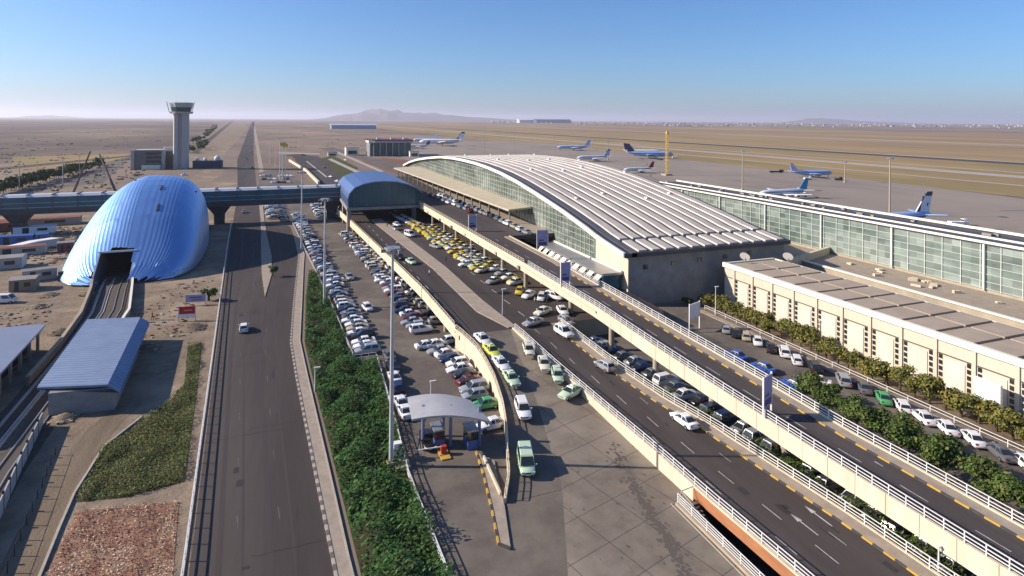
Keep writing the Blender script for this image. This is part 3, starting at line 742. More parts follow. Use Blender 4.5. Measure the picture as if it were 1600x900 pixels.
for y in (99.5,96.2):
    d = thing('satellite_dish', 'white satellite dish on the cargo roof, %s' % ('nearest the terminal end wall' if y > 97 else 'beside the terrace wall'), 'dish', (95.5 if y > 97 else 105.0,y,9.2))
    c = MB(); rings = []
    for q, (r0, h0) in enumerate(((.05,0),(.5,.08),(.9,.26),(1.15,.42))): rings.append([(r0*math.cos(a), -h0-.0, r0*math.sin(a)) for a in [i*math.pi/8 for i in range(16)]])
    c.loft(rings); o = c.build('reflector', white_metal, d, True, org=(0,0,0)); o.location = (0,0,1.6); o.rotation_euler = (rad(30),0,rad(-60))
    c = MB(); c.tube((0,0,0),(0,0,1.5),.12); c.build('stand', grey_metal, d, org=(0,0,0))
wb = thing('notice_board', 'tall white panel with small dark squares on the cargo block end', 'board', (88.4,44.6,0))
b = MB(); b.box((88.2,44.0,2.9),(.5,3.4,5.4)); b.build('panel', mat('board_white', (0.78,0.78,0.76), .5), wb)
b = MB()
for i in range(3):
    for j in range(4): b.box((87.94,42.9+i*1.1,1.2+j*1.1),(.04,.2,.16))
b.build('marks', mat('board_grey', (0.45,0.46,0.48), .6), wb)

# ------------------------------------------------------------------ pavilion over the arrivals street
pv = thing('arch_pavilion', 'blue roofed arched glass hall spanning the arrivals street', 'pavilion', (30,236,0))
ARC = [(17.6,9.0),(17.5,12.2),(18.2,14.4),(20.0,16.4),(23.2,17.7),(27.0,18.4),(31.0,18.5),(35.5,18.2),(39.5,17.2),(43.0,15.6),(45.6,13.6)]
def arc(dy, e): return ARC
b = MB(); rows = []
for y in frange(216,262,6.6): rows.append([(x,y,z) for x, z in ARC])
for r0, r1 in zip(rows, rows[1:]): b.strip(r0, r1)
ctr = (31.0, 9.0)
rows2 = [[(x+(ctr[0]-x)*.025,y,z+(ctr[1]-z)*.04) for x, z in ARC] for y in frange(216,262,6.6)]
for r0, r1 in zip(rows2, rows2[1:]): b.strip(r1, r0)
for rr, r2 in ((rows[0],rows2[0]),(rows[-1],rows2[-1])): b.strip(r2, rr)
blue_roof = mat('blue_roof_metal', (0.17,0.24,0.44), 0.34, 0.75, 0.5, (0.14,0.20,0.38), 0.2)
b.build('roof', blue_roof, pv, True)
b = MB(); b.poly([(x+(ctr[0]-x)*.03,217.4,z+(ctr[1]-z)*.045) for x, z in ARC]+[(43.5,217.4,9.0)]); b.poly([(x,260.5,z) for x, z in rows2[0][::1] and [(p[0],p[2]) for p in rows2[0]]]+[(43.5,260.5,9.0)])
b.poly([(43.5,217.4,9),(45.2,217.4,13.4),(45.2,260.5,13.4),(43.5,260.5,9)])
fg = b.build('front_glazing', glass_blue, pv)
b = MB()
for x in frange(20,43,2.2):
    zt = [z for (xa, z) in ARC if abs(xa-x) < 3]; zt = max(zt)-.9
    b.box((x,217.3,(9+zt)/2),(.16,.12,zt-9))
for z in (11,13,15): b.box((31,217.32,z),(25 if z < 14 else 21,.1,.12))
b.build('mullion_grid', mat('teal_mullion', (0.10,0.15,0.16), .4, .3), fg, org=(30,236,0))
b = MB(); b.box((31,238,8.5),(27.5,45,1.0)); b.build('floor_slab', grey_conc, pv)
for x, y in ((18.3,219),(18.3,238),(18.3,257),(42.8,220),(42.8,240),(30,250)):
    c = MB(); c.box((x,y,4.0),(1.3,3.0,8.0)); c.build('pier', grey_conc, pv)

# ------------------------------------------------------------------ skybridge
sb = thing('skybridge', 'long enclosed glass footbridge crossing the road above the car park', 'bridge', (-60,251,0))
b = MB(); b.box((-63,251,7.9),(161,6.4,1.6)); b.build('deck', dark_conc, sb)
b = MB(); b.box((-63,251,10.9),(161,5.4,4.4)); b.build('glass_wall', glass_blue, sb)
b = MB(); b.loft([[(x,248.0,13.1),(x,249.2,13.9),(x,252.8,13.9),(x,254.0,13.1)] for x in (-143.5,17.5)]); b.build('roof', mat('bridge_roof', (0.62,0.62,0.62), .4, .3, .4), sb)
for x in frange(-142,16,7.5):
    r_ = MB(); r_.box((x,251,11.0),(.35,6.0,4.6)); r_.box((x,251,13.95),(.5,6.3,.35)); r_.build('frame', mat('bridge_frame', (0.10,0.12,0.14), .4, .4), sb)
for z in (9.4,11.0):
    r_ = MB(); r_.box((-63,251,z),(161,5.7,.16)); r_.build('side_rail', grey_metal, sb)
for x in (-92.4,-28,14.2,-120):
    c = MB(); c.loft([[(x-1.8,249.6,0),(x+1.8,249.6,0),(x+1.8,252.4,0),(x-1.8,252.4,0)],[(x-1.9,249.6,3.8),(x+1.9,249.6,3.8),(x+1.9,252.4,3.8),(x-1.9,252.4,3.8)],[(x-4.2,248.4,7.1),(x+4.2,248.4,7.1),(x+4.2,253.6,7.1),(x-4.2,253.6,7.1)]])
    c.build('pier', dark_conc, sb)

# ------------------------------------------------------------------ domed metro station
dm = thing('domed_station', 'huge blue and silver metal shell station with an open mouth on the tracks', 'station', (-44,205,0))
HS = [(162.5,0.2),(164,1.6),(166,3.6),(169.5,6.0),(172,7.6),(176,10.3),(182,14.0),(190,17.6),(198,20.2),(206,21.7),(214,22.3),(222,21.9),(230,20.4),(238,17.2),(243,13),(247,7.0)]
CXS = [(166,-42.0),(172,-42.4),(215,-45.0),(247,-47.0)]
WS = [(162.4,5.0),(163,7.4),(165,11.2),(168,13.4),(171,14.6),(175,15.6),(185,16.6),(200,17.2),(215,17.2),(230,16.2),(240,14.0),(247,10.5)]
dome_m = mat('station_sheet', (0.27,0.46,0.77), 0.42, 0.85, 0.5, (0.22,0.41,0.72), 0.3, (1,.2,1))
def dpt(y, a, off=0.0):
    h, w, cx = lerp_tab(HS,y), lerp_tab(WS,y), lerp_tab(CXS,y)
    ca, sa = math.cos(a), math.sin(a)
    e = 2/1.75 if ca > 0 else 2/3.0
    x = -math.copysign(abs(ca)**e, ca); z = abs(sa)**e
    return (cx+(w+off)*x, y, .4+(h+off)*z)
NA = 96; ysm = [162.7,165.0,167,169,171.2,173.5,176.5,179.5,182,186,190,195,200,206,212,218,224,230,235,239,243,246,247]
rows = []
def front_y(i):
    return 162.7+(((i//3)*7) % 4)*.3
for y in ysm:
    t = (y-ysm[0])/(ysm[-1]-ysm[0])
    rows.append([dpt(front_y(i)+(247-front_y(i))*t, math.pi*i/NA, .02*(1 if i % 2 else -1)) for i in range(NA+1)])
XO, WO = -44.3, 3.9
b = MB()
for j in range(len(rows)-1):
    for i in range(NA):
        q = (rows[j][i], rows[j][i+1], rows[j+1][i+1], rows[j+1][i])
        cx_ = sum(p[0] for p in q)/4; cy_ = sum(p[1] for p in q)/4; cz_ = sum(p[2] for p in q)/4
        if abs(cx_-XO) < WO and cy_ < 171.2: continue
        b.poly(q[::-1])
sh = b.build('shell', dome_m, dm)
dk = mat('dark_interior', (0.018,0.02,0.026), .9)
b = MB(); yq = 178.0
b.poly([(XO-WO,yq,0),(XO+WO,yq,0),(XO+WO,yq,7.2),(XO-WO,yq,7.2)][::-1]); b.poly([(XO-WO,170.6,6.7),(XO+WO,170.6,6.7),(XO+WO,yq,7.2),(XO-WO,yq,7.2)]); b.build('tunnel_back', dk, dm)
b = MB()
for s in (-1,1): b.poly([(XO+s*WO,164.6,0),(XO+s*WO,178,0),(XO+s*WO,178,7.2),(XO+s*WO,170.6,6.7),(XO+s*WO,164.6,2.0)])
b.build('portal_side', mat('portal_side', (0.10,0.12,0.15), .6), dm)
b = MB(); b.box((XO,170.5,6.95),(2*WO+.9,.5,.4))
for s in (-1,1): b.bar((XO+s*(WO+.1),164.6,2.1),(XO+s*(WO+.1),170.6,6.9),.35,.35); b.bar((XO+s*(WO+.1),164.6,0),(XO+s*(WO+.1),164.6,2.2),.35,.35)
b.build('portal_frame', mat('portal_frame', (0.55,0.6,0.66), .4, .3), dm)
b = MB(); b.prism([(-55,170),(-30,170),(-30,246),(-57,246)], 0.0, .5); b.build('plinth', dark_conc, dm)
b = MB()
for xx, yy in ((-57.0,172),(-53,168.4),(-36,168.6),(-32,171),(-29,174)): b.box((xx,yy,1.2),(1.0,1.2,2.4))
b.build('base_pillar', dark_conc, dm)
for (y, a) in ((184,1.75),(196,1.72),(210,1.3),(206,2.35),(224,1.32)):
    p = Vector(dpt(y,a,.16)); q = Vector(dpt(y+(3.2 if y < 200 else .8),a,.16)); v = MB(); v.bar(p,q,.55,.2); v.build('roof_slot', dk, dm)

# ------------------------------------------------------------------ control tower and its block
ct = thing('control_tower', 'tall pale concrete control tower with flared glazed cab', 'tower', (-83.5,545,0))
cm = mat('tower_concrete', (0.46,0.44,0.42), .8, 0, .2, (0.40,0.385,0.37), .1, (1,1,.2))
b = MB()
pts = [(-6.3,-2.5),(-5.2,-4.6),(-2.2,-5.2),(-1.6,-3.6),(0.4,-3.6),(1.0,-5.2),(4.6,-4.8),(6.2,-2.5),(6.2,3),(4,5.5),(-4,5.5),(-6.3,3)]
b.prism([(-83.5+x*.88,545+y*.88) for x, y in pts], 0, 45.5); b.build('shaft', cm, ct)
oct_ = lambda r, z: [(-83.5+.92*r*math.cos(a+.39), 545+.92*r*math.sin(a+.39), z) for a in [i*math.pi/4 for i in range(8)]]
b = MB(); b.loft([oct_(9.2,45.0),oct_(9.8,46.6)]); b.build('gallery', cm, ct)
b = MB(); b.loft([oct_(7.8,46.6),oct_(8.8,50.2)]); b.build('cab_glass', mat('cab_glass', (0.06,0.10,0.10), .15), ct)
b = MB(); b.loft([oct_(9.0,50.2),oct_(9.9,53.8),oct_(9.2,54.1)]); b.build('cab_roof', mat('cab_roof', (0.36,0.42,0.40), .6), ct)
for dx, dy, h in ((-2,0,4),(2,1,6),(4,-1,4.5),(0,2,3),(-4,2,3.4)):
    b = MB(); b.tube((-83.5+dx,545+dy,54.0),(-83.5+dx,545+dy,54.0+h),.14,.06,5); b.build('antenna', white_metal, ct)
for s in (-1,1):
    b = MB(); b.bar((-83.5+s*8.2,541,46.5),(-83.5+s*10.0,541,54.6),.5,.5); b.build('strut', white_metal, ct)
ob = thing('office_block', 'square glazed office block at the foot of the control tower', 'building', (-106,545,0))
b = MB(); b.box((-106.5,548,7.6),(21,12,15.2)); b.build('wall', mat('office_wall', (0.20,0.19,0.17), .7, 0, .3, (0.15,0.145,0.13), .3), ob)
for x in (-117.2,-95.8):
    b = MB(); b.box((x,543,7.8),(2.2,4,15.6)); b.build('pylon', cm, ob)
for k in range(4):
    b = MB(); b.box((-102.5,541.9,3.2+k*3.2),(11,.3,1.7)); b.build('window', glass_dark, ob)
b = MB(); b.box((-106.5,548,15.5),(18,10,.6)); b.build('roof', white_metal, ob)
b = MB(); b.box((-104,540.5,1.8),(13,3,3.6)); b.build('porch', trim_m, ob)
ob2 = thing('link_block', 'olive glazed link building between the office block and control tower', 'building', (-91,552,0))
b = MB(); b.box((-91.5,552,7.2),(8,9,14.4)); b.build('wall', mat('olive_glass', (0.13,0.135,0.095), .4, 0, .4, (0.08,0.085,0.06), .4), ob2)
for q in range(5):
    b = MB(); b.tube((-97+q*2.6,556,14.4),(-97+q*2.6,556,17.4),.9,.9,8); b.build('roof_tank', white_metal, ob2)
rb = thing('radar_building', 'low dark building with white domes beside the control tower', 'building', (-63,548,0))
b = MB(); b.box((-64,548,3),(22,9,6)); b.build('wall', mat('navy_wall', (0.05,0.06,0.09), .6), rb)
for x, r_ in ((-72,1.7),(-66,1.6),(-57,2.6)):
    me = bmesh.new(); bmesh.ops.create_uvsphere(me, u_segments=16, v_segments=8, radius=r_); mm = bpy.data.meshes.new('dome'); me.to_mesh(mm); me.free(); mm.materials.append(white_metal)
    o = obj('dome', mm, rb); o.location = (x+63, 0, 6+r_*.6)

# ------------------------------------------------------------------ second terminal far off
t2 = thing('small_terminal', 'distant glass terminal with white canopy and dark red roof', 'terminal', (102,690,0))
b = MB(); b.box((108,690,7.5),(46,34,15)); b.build('glass_wall', mat('t2_glass', (0.10,0.14,0.13), .2, .1, .5, (0.05,0.08,0.08), .1), t2)
b = MB(); b.box((108,690,18.0),(50,40,1.2)); b.build('roof', mat('red_roof', (0.22,0.035,0.045), .7), t2)
b = MB(); b.box((112,672,16.2),(42,3,2.6)); b.build('fascia', mat('t2_grey', (0.38,0.39,0.4), .6), t2)
b = MB(); b.box((85,682,16.8),(4,26,3.2)); b.build('canopy', trim_m, t2)
for q in range(4):
    b = MB(); b.tube((84.5,671+q*7,0),(84.5,671+q*7,16),.7); b.build('column', white_metal, t2)
for q in range(6):
    b = MB(); b.tube((89+q*7,671.5,0),(89+q*7,671.5,15),.5); b.build('column', grey_metal, t2)
for q, (x, y) in enumerate(((96,684),(112,684),(126,682))):
    b = MB(); b.box((x,y,19.3),(5,4,1.8)); b.build('roof_vent', white_metal, t2)
for i, (x, y, w, d, h, lab) in enumerate(((68,700,14,16,9,'small pale block left of the distant red roofed terminal'),(131,655,10,6,6,'low white kiosk at the near corner of the distant terminal'),(46,690,10,5,4,'white shed on the road to the distant terminal'))):
    g = thing('outbuilding', lab, 'building', (x,y,0)); b = MB(); b.box((x,y,h/2),(w,d,h)); b.build('wall', trim_m, g); b = MB(); b.box((x,y,h+.2),(w+1,d+1,.4)); b.build('roof', grey_conc, g)
    b = MB(); b.box((x,y-d/2-.05,h*.4),(w*.7,.2,h*.45)); b.build('window', glass_dark, g)
# warehouses on the horizon
for u, w, col, lab in ((862,560,(0.06,0.10,0.17),'long dark blue hangar far out on the plain'),(828,380,(0.5,0.5,0.52),'pale grey hangar beside the dark blue one on the plain'),(552,330,(0.30,0.36,0.46),'pale blue shed roof far behind the distant terminal')):
    e = at(u, 192 if u > 700 else 200.5, 0); L_ = min(e.length, 9000); e = Vector((e.x,e.y,0)).normalized()*(L_ if u > 700 else 2600); ww = w*(L_/9000 if u > 700 else .55)
    g = thing('hangar', lab, 'hangar', (e.x,e.y,0)); hh = 45 if u > 700 else 16
    b = MB(); b.box((e.x,e.y,hh/2),(ww,ww*.3,hh)); b.build('wall', mat('hangar_%d' % u, col, .7), g)
    b = MB(); b.loft([[(e.x-ww*.52,e.y-ww*.17,hh),(e.x-ww*.52,e.y,hh*1.3),(e.x-ww*.52,e.y+ww*.17,hh)],[(e.x+ww*.52,e.y-ww*.17,hh),(e.x+ww*.52,e.y,hh*1.3),(e.x+ww*.52,e.y+ww*.17,hh)]]); b.build('roof', mat('hangar_roof_%d' % u, tuple(min(.6,c*1.3) for c in col), .6), g)
# far town that reads as one mass
b = MB()
for k in range(330):
    u = R.uniform(760,1640); base = 187.5+(u-800)*.0069
    dist = R.choice((1,1,2)); v = base + (R.uniform(4.5,8) if dist == 1 and u > 900 else R.uniform(2,5))
    e = at(u, v, 0); w = e.length*.0022*R.uniform(.4,1.8)
    b.box((e.x,e.y,e.length*.0006), (w,w*.6,e.length*.0013*R.uniform(.6,1.7)), R.random()*.5, R.choice((0,0,0,1,2,2,2)))
stuff(b.build('far_town', [mat('town_a', (0.42,0.38,0.34), .9), mat('town_b', (0.5,0.48,0.45), .9), mat('town_c', (0.15,0.14,0.14), .9)]), 'pale band of far town buildings and trees below the horizon', 'town')
# ------------------------------------------------------------------ building site on the left
LD = Vector((-.0685,.9977,0)); LN = Vector((.9977,.0685,0))
def lp(o, s, t, z=0): return (o[0]+LD.x*s+LN.x*t, o[1]+LD.y*s+LN.y*t, z)
roof_blue = mat('roof_sheet', (0.24,0.30,0.41), .45, .5, .4, (0.20,0.255,0.36), .3)
sh = thing('rail_shed', 'closed block shed with ribbed grey metal roof astride the tracks', 'shed', (-30,103,0))
O = (-30.9, 88.6)
b = MB()
for s, t0, t1, h in ((0,-4.2,4.2,3.2),): 
    b.prism([lp(O,1.2,-3.6)[:2],lp(O,0,4.4)[:2],lp(O,29,4.4)[:2],lp(O,30.2,-3.6)[:2]], 0, 3.3)
b.build('wall', mat('block_wall', (0.30,0.285,0.265), .9, 0, .2, (0.22,0.21,0.20), .5, (1,1,2)), sh)
b = MB()
lps = lambda o, s, t, z=0: lp(o, s-(t-3.7)*.43, t, z)
n = 34
for k in range(n):
    s0 = -1.0+31*k/n; s1 = -1.0+31*(k+1)/n
    for (a0, c0, z0), (a1, c1, z1) in ((( -5.3,0,3.75),(3.7,0,4.15)),((3.7,0,4.15),(5.3,0,3.2))):
        dz = .0
        b.poly([lps(O,s0,a0,z0),lps(O,s0,a1,z1),lps(O,s0+.75*(s1-s0),a1,z1+.02),lps(O,s0+.75*(s1-s0),a0,z0+.02)])
        b.poly([lps(O,s0+.75*(s1-s0),a0,z0+.02),lps(O,s0+.75*(s1-s0),a1,z1+.02),lps(O,s1,a1,z1+.11),lps(O,s1,a0,z0+.11)])
        b.poly([lps(O,s1,a0,z0+.11),lps(O,s1,a1,z1+.11),lps(O,s1,a1,z1),lps(O,s1,a0,z0)])
b.poly([lps(O,-1,-5.3,3.45),lps(O,-1,-5.3,3.75),lps(O,-1,3.7,4.15),lps(O,-1,5.3,3.2),lps(O,-1,5.3,2.9),lps(O,-1,3.7,3.85)])
b.poly([lps(O,-1,-5.3,3.4),lps(O,30,-5.3,3.4),lps(O,30,-5.3,3.75),lps(O,-1,-5.3,3.75)]); b.poly([lps(O,-1,-5.3,3.4),lps(O,-1,5.3,2.95),lps(O,30,5.3,2.95),lps(O,30,-5.3,3.4)])
b.build('roof', roof_blue, sh)
s2 = thing('open_shed', 'long open shed with plain metal roof on columns at the left edge', 'shed', (-46,106,0))
O2 = (-46.8,92.0)
b = MB()
b.loft([[lp(O2,s,-9,3.3),lp(O2,s,4.2,3.6),lp(O2,s,4.2,3.95),lp(O2,s,-9,4.5)] for s in (-8,29)])
b.build('roof', mat('plain_roof', (0.30,0.33,0.41), .5, .4, .4, (0.26,0.285,0.36), .15), s2)
b = MB(); b.prism([lp(O2,-8,2.2)[:2],lp(O2,27.5,2.2)[:2],lp(O2,27.5,-8)[:2],lp(O2,-8,-8)[:2]], 0, 3.2); b.build('wall', mat('shed_wall', (0.22,0.19,0.155), .9, 0, .2, (0.15,0.13,0.11), .4), s2)
for q in range(8):
    c = MB(); p = lp(O2,-7+q*4.8,3.6); c.box((p[0],p[1],1.75),(.4,.4,3.5)); c.build('column', concrete, s2)
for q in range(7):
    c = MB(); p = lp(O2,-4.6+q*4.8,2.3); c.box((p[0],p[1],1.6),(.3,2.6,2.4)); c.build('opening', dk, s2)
# track bed, rails and trench walls
bed = mat('ballast', (0.13,0.11,0.092), .95, 0, .1, (0.085,0.073,0.062), 1.2)
rail_m = mat('rail_steel', (0.42,0.39,0.36), .4, .6)
slabm = mat('track_slab', (0.46,0.42,0.37), .85, 0, .2, (0.36,0.33,0.29), .6)
cl_ = [(-31.6,20),(-34.2,50),(-36.6,75),(-37.4,100),(-38.2,120),(-39.6,140),(-42.6,158),(-44.2,170)]
def off(pts, d):
    out = []
    for i, (x, y) in enumerate(pts):
        a = pts[max(0,i-1)]; c = pts[min(len(pts)-1,i+1)]; t = Vector((c[0]-a[0], c[1]-a[1])).normalized(); out.append((x+t.y*d, y-t.x*d))
    return out
b = MB(); b.strip([(x,y,.025) for x,y in off(cl_,-4.0)], [(x,y,.025) for x,y in off(cl_,4.2)]); struct(b.build('track_bed', bed))
for q, (t0, lab) in enumerate(((-1.7,'left rail track beside the trench wall'),(1.9,'right rail track on the dirt side'))):
    tr = thing('rail_track', lab + ' running into the domed station mouth', 'track', (cl_[2][0],cl_[2][1],0)); ln = off(cl_, t0)
    b = MB()
    for g0, w0 in ((-.95,.55),(.95,.55)) if q == 0 else ((0,2.5),):
        for p_, q_ in zip(off(ln,g0), off(ln,g0)[1:]): b.bar((*p_,.09),(*q_,.09),w0,.14)
    b.build('slab', slabm if q == 0 else mat('ballast_dark', (0.075,0.066,0.06), .95), tr)
    for s in (-.72,.72):
        b = MB(); l2 = off(ln, s)
        for p_, q_ in zip(l2, l2[1:]): b.bar((*p_,.24),(*q_,.24),.14,.18)
        b.build('rail', rail_m, tr)
def wall_run(parent, pts, z0, h, w, m, nm):
    b = MB()
    for p_, q_ in zip(pts, pts[1:]): b.bar((p_[0],p_[1],z0+h/2),(q_[0],q_[1],z0+h/2),w,h)
    b.build(nm, m, parent)
tl = thing('trench_wall', 'long low concrete wall along the left side of the tracks', 'wall', (-40,130,0))
wl = [(-41.0,102),(-41.6,118),(-43.2,136),(-46.6,156),(-48.8,166)]
wall_run(tl, wl, 0, 1.5, .4, mat('trench_conc', (0.22,0.19,0.16), .9, 0, .2, (0.16,0.14,0.12), .5), 'wall'); wall_run(tl, wl, 1.5, .16, .55, concrete, 'coping')
sw = thing('side_wall', 'concrete side wall between the shed and the station on the right of tracks', 'wall', (-35,125,0))
wr = [(-33.9,119),(-34.6,136),(-38.2,156),(-39.9,165)]
wall_run(sw, wr, 0, 1.3, .35, concrete, 'wall'); wall_run(sw, wr, 1.3, .14, .5, trim_m, 'coping')
tr2 = thing('panel_wall', 'pale panelled wall along the right side of the near tracks', 'wall', (-31.4,65,0))
pw2 = [(-27.6,36),(-29.6,52),(-31.5,66),(-33.0,76),(-34.4,87)]; tot = 18
def along(pts, f):
    L_ = [0.0]
    for p_, q_ in zip(pts, pts[1:]): L_.append(L_[-1]+math.dist(p_,q_))
    s = L_[-1]*f
    for k in range(len(pts)-1):
        if s <= L_[k+1]+1e-6: break
    g_ = (s-L_[k])/(L_[k+1]-L_[k]); return (pts[k][0]+(pts[k+1][0]-pts[k][0])*g_, pts[k][1]+(pts[k+1][1]-pts[k][1])*g_)
for q in range(tot):
    a_ = along(pw2, q/tot+.003); c_ = along(pw2, (q+1)/tot-.003)
    b = MB(); b.bar((*a_,.95),(*c_,.95),.14,1.9); b.build('panel', mat('pale_panel', (0.42,0.43,0.43), .6, 0, .3, (0.36,0.37,0.37), .4), tr2)
    b = MB(); a_ = along(pw2, q/tot); b.box((*a_,1.1),(.18,.18,2.2)); b.build('post', dark_metal, tr2)
# dirt track
b = MB(); pts = [(92,660),(130,740)]
trk = [(-24.0,30),(-25.8,52),(-27.0,66),(-27.2,76),(-26.2,84),(-24.6,90)]
b.strip([(x-2.2,y,.03) for x,y in trk], [(x+1.4,y,.03) for x,y in trk]); struct(b.build('path', track_soil))
kk = [(-24.2,50),(-25.2,62),(-25.6,68),(-25.2,78),(-22.4,85)]
b = MB()
for p, q in zip(kk, kk[1:]): b.bar((p[0],p[1],.12),(q[0],q[1],.12),.25,.28)
struct(b.build('kerb', kerb_pale))
# low fence posts on the dirt with long shadows
fp = thing('wire_fence', 'row of thin wire fence posts on the dirt beside the pale panelled wall', 'fence', (-30,60,0))
for q in range(11):
    b = MB(); p = (-27.2-.13*q*2.4, 54+q*2.4); b.box((p[0],p[1],.6),(.08,.08,1.2)); b.build('post', dark_metal, fp)
b = MB(); b.bar((-27.2,54,1.1),(-30.3,78,1.1),.03,.03); b.build('wire', dark_metal, fp)

def sign_board(label, x, y, w, z0, z1, mface, rz, cat='sign', name='sign_board', posts=True, stripe=None, frame=None, depth=.15, group=None):
    t = thing(name, label, cat, (x,y,0), group, rz)
    b = MB(); b.box((0,0,(z0+z1)/2),(w,depth,z1-z0)); b.build('panel', mface, t, org=(0,0,0))
    zb = getattr(sign_board, 'zb', 0)
    for s in (-1,1):
        b = MB(); b.box((s*(w/2+.09),0,(zb+z1)/2+.08),(.17,.2,z1-zb+.2)); b.build('post', frame or white_metal, t, org=(0,0,0))
    if stripe:
        for (za, zb_, mm, wx, xo) in stripe:
            b = MB(); b.box((xo,0,(za+zb_)/2),(wx,depth+.05,zb_-za)); b.build('printed_band', mm, t, org=(0,0,0))
    return t
red_m = mat('sign_red', (0.45,0.025,0.025), .6); lil = mat('sign_lilac', (0.33,0.31,0.48), .6, 0, .3, (0.28,0.26,0.42), .8); navy = mat('sign_navy', (0.06,0.06,0.16), .5); wht = mat('sign_white', (0.75,0.73,0.7), .6)
sign_board.zb = 0
sign_board('red notice board with a white lower strip on the dirt mound', -22.6, 127.5, 3.0, 1.5, 3.0, red_m, rad(-10), stripe=[(.7,1.5,wht,3.0,0),(2.1,2.4,mat('sign_pink',(.6,.2,.2),.6),1.6,.2)])
sign_board('pale lilac notice board behind the red board on the dirt', -22.4, 138.5, 4.0, .8, 2.4, lil, rad(-8), stripe=[(1.7,1.9,navy,2.6,0),(1.2,1.35,navy,2.2,.2)])
pan = [(0.9,4.6)]
def billboard(label, x, y, zbase, w, z0, z1, rz):
    sign_board.zb = zbase
    h = z1-z0
    sign_board(label, x, y, w, zbase+z0, zbase+z1, lil, rz, 'billboard', 'billboard', stripe=[(zbase+z0+.08*h,zbase+z0+.26*h,navy,w*.8,.0),(zbase+z0+.34*h,zbase+z0+.42*h,navy,w*.5,-.1*w)])
billboard('purple billboard on the flyover edge with a shadow across the road', 50.9, 46.2, 6.2, 2.1, .9, 4.6, rad(23))
billboard('purple billboard on the flyover left edge in front of the entrance wing', 48.3, 97.0, 8.6, 2.0, .9, 4.8, rad(8))
billboard('farthest purple billboard on the flyover left edge near the drop-off', 47.0, 156, 9.3, 2.2, .9, 4.6, rad(3))
billboard('pale blue billboard on the flyover right edge by the white awnings', 56.0, 126, 9.3, 2.6, 1.0, 5.0, rad(-10))
sign_board.zb = 0
sign_board('white hoarding at the roadside hedge behind the flyover', 72.5, 88, 3.4, 2.5, 5.4, wht, rad(20), 'billboard', 'billboard')

# containers, trailers and huts on the left of the station
def hut(label, u, v, w, d, h, mw, mr, rz=0, cat='cabin', name='site_cabin'):
    p = at(u, v, 0); t = thing(name, label, cat, (p.x,p.y,0), None, rz)
    b = MB(); b.box((0,0,h/2),(w,d,h)); b.build('wall', mw, t, org=(0,0,0))
    b = MB(); b.loft([[(-w/2-.2,-d/2-.2,h),(-w/2-.2,0,h+.35),(-w/2-.2,d/2+.2,h)],[(w/2+.2,-d/2-.2,h),(w/2+.2,0,h+.35),(w/2+.2,d/2+.2,h)]]); b.build('roof', mr, t, org=(0,0,0))
    b = MB(); b.box((-w*.2,-d/2-.02,h*.45),(w*.16,.08,h*.8)); b.build('door', dark_metal, t, org=(0,0,0))
    b = MB(); b.box((w*.2,-d/2-.02,h*.55),(w*.25,.08,h*.35)); b.build('window', glass_dark, t, org=(0,0,0))
rust = mat('rust_roof', (0.30,0.11,0.075), .8, 0, .2, (0.22,0.085,0.06), .4); bluem = mat('blue_sheet', (0.05,0.13,0.36), .5); pale = mat('cabin_pale', (0.40,0.37,0.34), .8)
hut('long white cabin with a small canopy at the dirt yard edge', 62, 436, 7, 3, 2.7, pale, grey_conc, rad(18))
hut('tan hut with dark doorway left of the silver dome edge', 38, 452, 5, 4, 2.8, mat('tan_wall',(.27,.21,.15),.9), grey_conc, rad(5))
hut('long red roofed cabin row furthest from the dome', 62, 352, 26, 5, 2.8, pale, rust, rad(6))
hut('red roofed cabin behind the blue container', 30, 398, 13, 3.2, 2.6, pale, rust, rad(8))
hut('blue sheet container beside the bridge pier', 24, 380, 10, 3, 2.6, bluem, bluem, rad(2), 'container', 'container')
hut('small bright blue cabin end in the bridge shadow', 66, 377, 3.2, 3, 2.6, bluem, bluem, rad(12), 'container', 'container')
hut('pale trailer parked across the yard under the bridge', 55, 364, 12, 3, 2.6, wht, grey_metal, rad(4), 'trailer', 'trailer')
hut('narrow white roofed cabin slanting towards the tan hut', 52, 390, 3, 14, 2.4, pale, wht, rad(-35))
hut('grey cabin with flat roof at the left picture edge', 6, 418, 9, 5, 3, pale, grey_conc, rad(6))
hut('red brown open store against the left picture edge', 8, 360, 12, 4, 3, mat('brown_wall',(.25,.13,.1),.9), rust, rad(20))
hut('small dark red crate cabin against the silver dome edge', 103, 393, 4, 3, 3, mat('maroon_wall',(.2,.07,.07),.9), grey_conc, rad(10))
for k, (u, v, r_, c_, lab) in enumerate(((300,513,1.9,dark_conc,'dark spoil heap below the red notice board'),(232,545,1.6,concrete,'heap of pale rubble beside the metal roofed shed corner'),(95,520,1.5,bark,'heap of site scrap between the two sheds'),(75,462,1.6,concrete,'heap of pale stones near the tan hut'),(140,460,1.4,soil,'brown earth heap by the silver shell corner'),(60,480,1.4,concrete,'scattered stone heap in the open dirt yard'),(100,655,1.2,concrete,'rubble heap at the near end of the dirt track'))):
    p = at(u,v,0); t = thing('rubble_heap', lab, 'rubble heap', (p.x,p.y,0)); b = MB()
    for q in range(46):
        a = R.random()*6.28; rr = r_*1.5*math.sqrt(R.random()); s = R.uniform(.12,.5)
        b.box((p.x+rr*math.cos(a),p.y+rr*math.sin(a),max(.05,(1-rr/(r_*1.6))*.7*R.uniform(.5,1.2))),(s,s*R.uniform(.4,1.2),s*.6),R.random()*3)
    b.build('stones', c_, t)
    b = MB(); b.loft([[(p.x+r_*f*1.5*math.cos(a),p.y+r_*f*1.5*math.sin(a),hz) for a in [i*math.pi/5 for i in range(10)]] for f, hz in ((1,0),(.6,.4),(.2,.75))]); b.build('mound', soil, t, True)

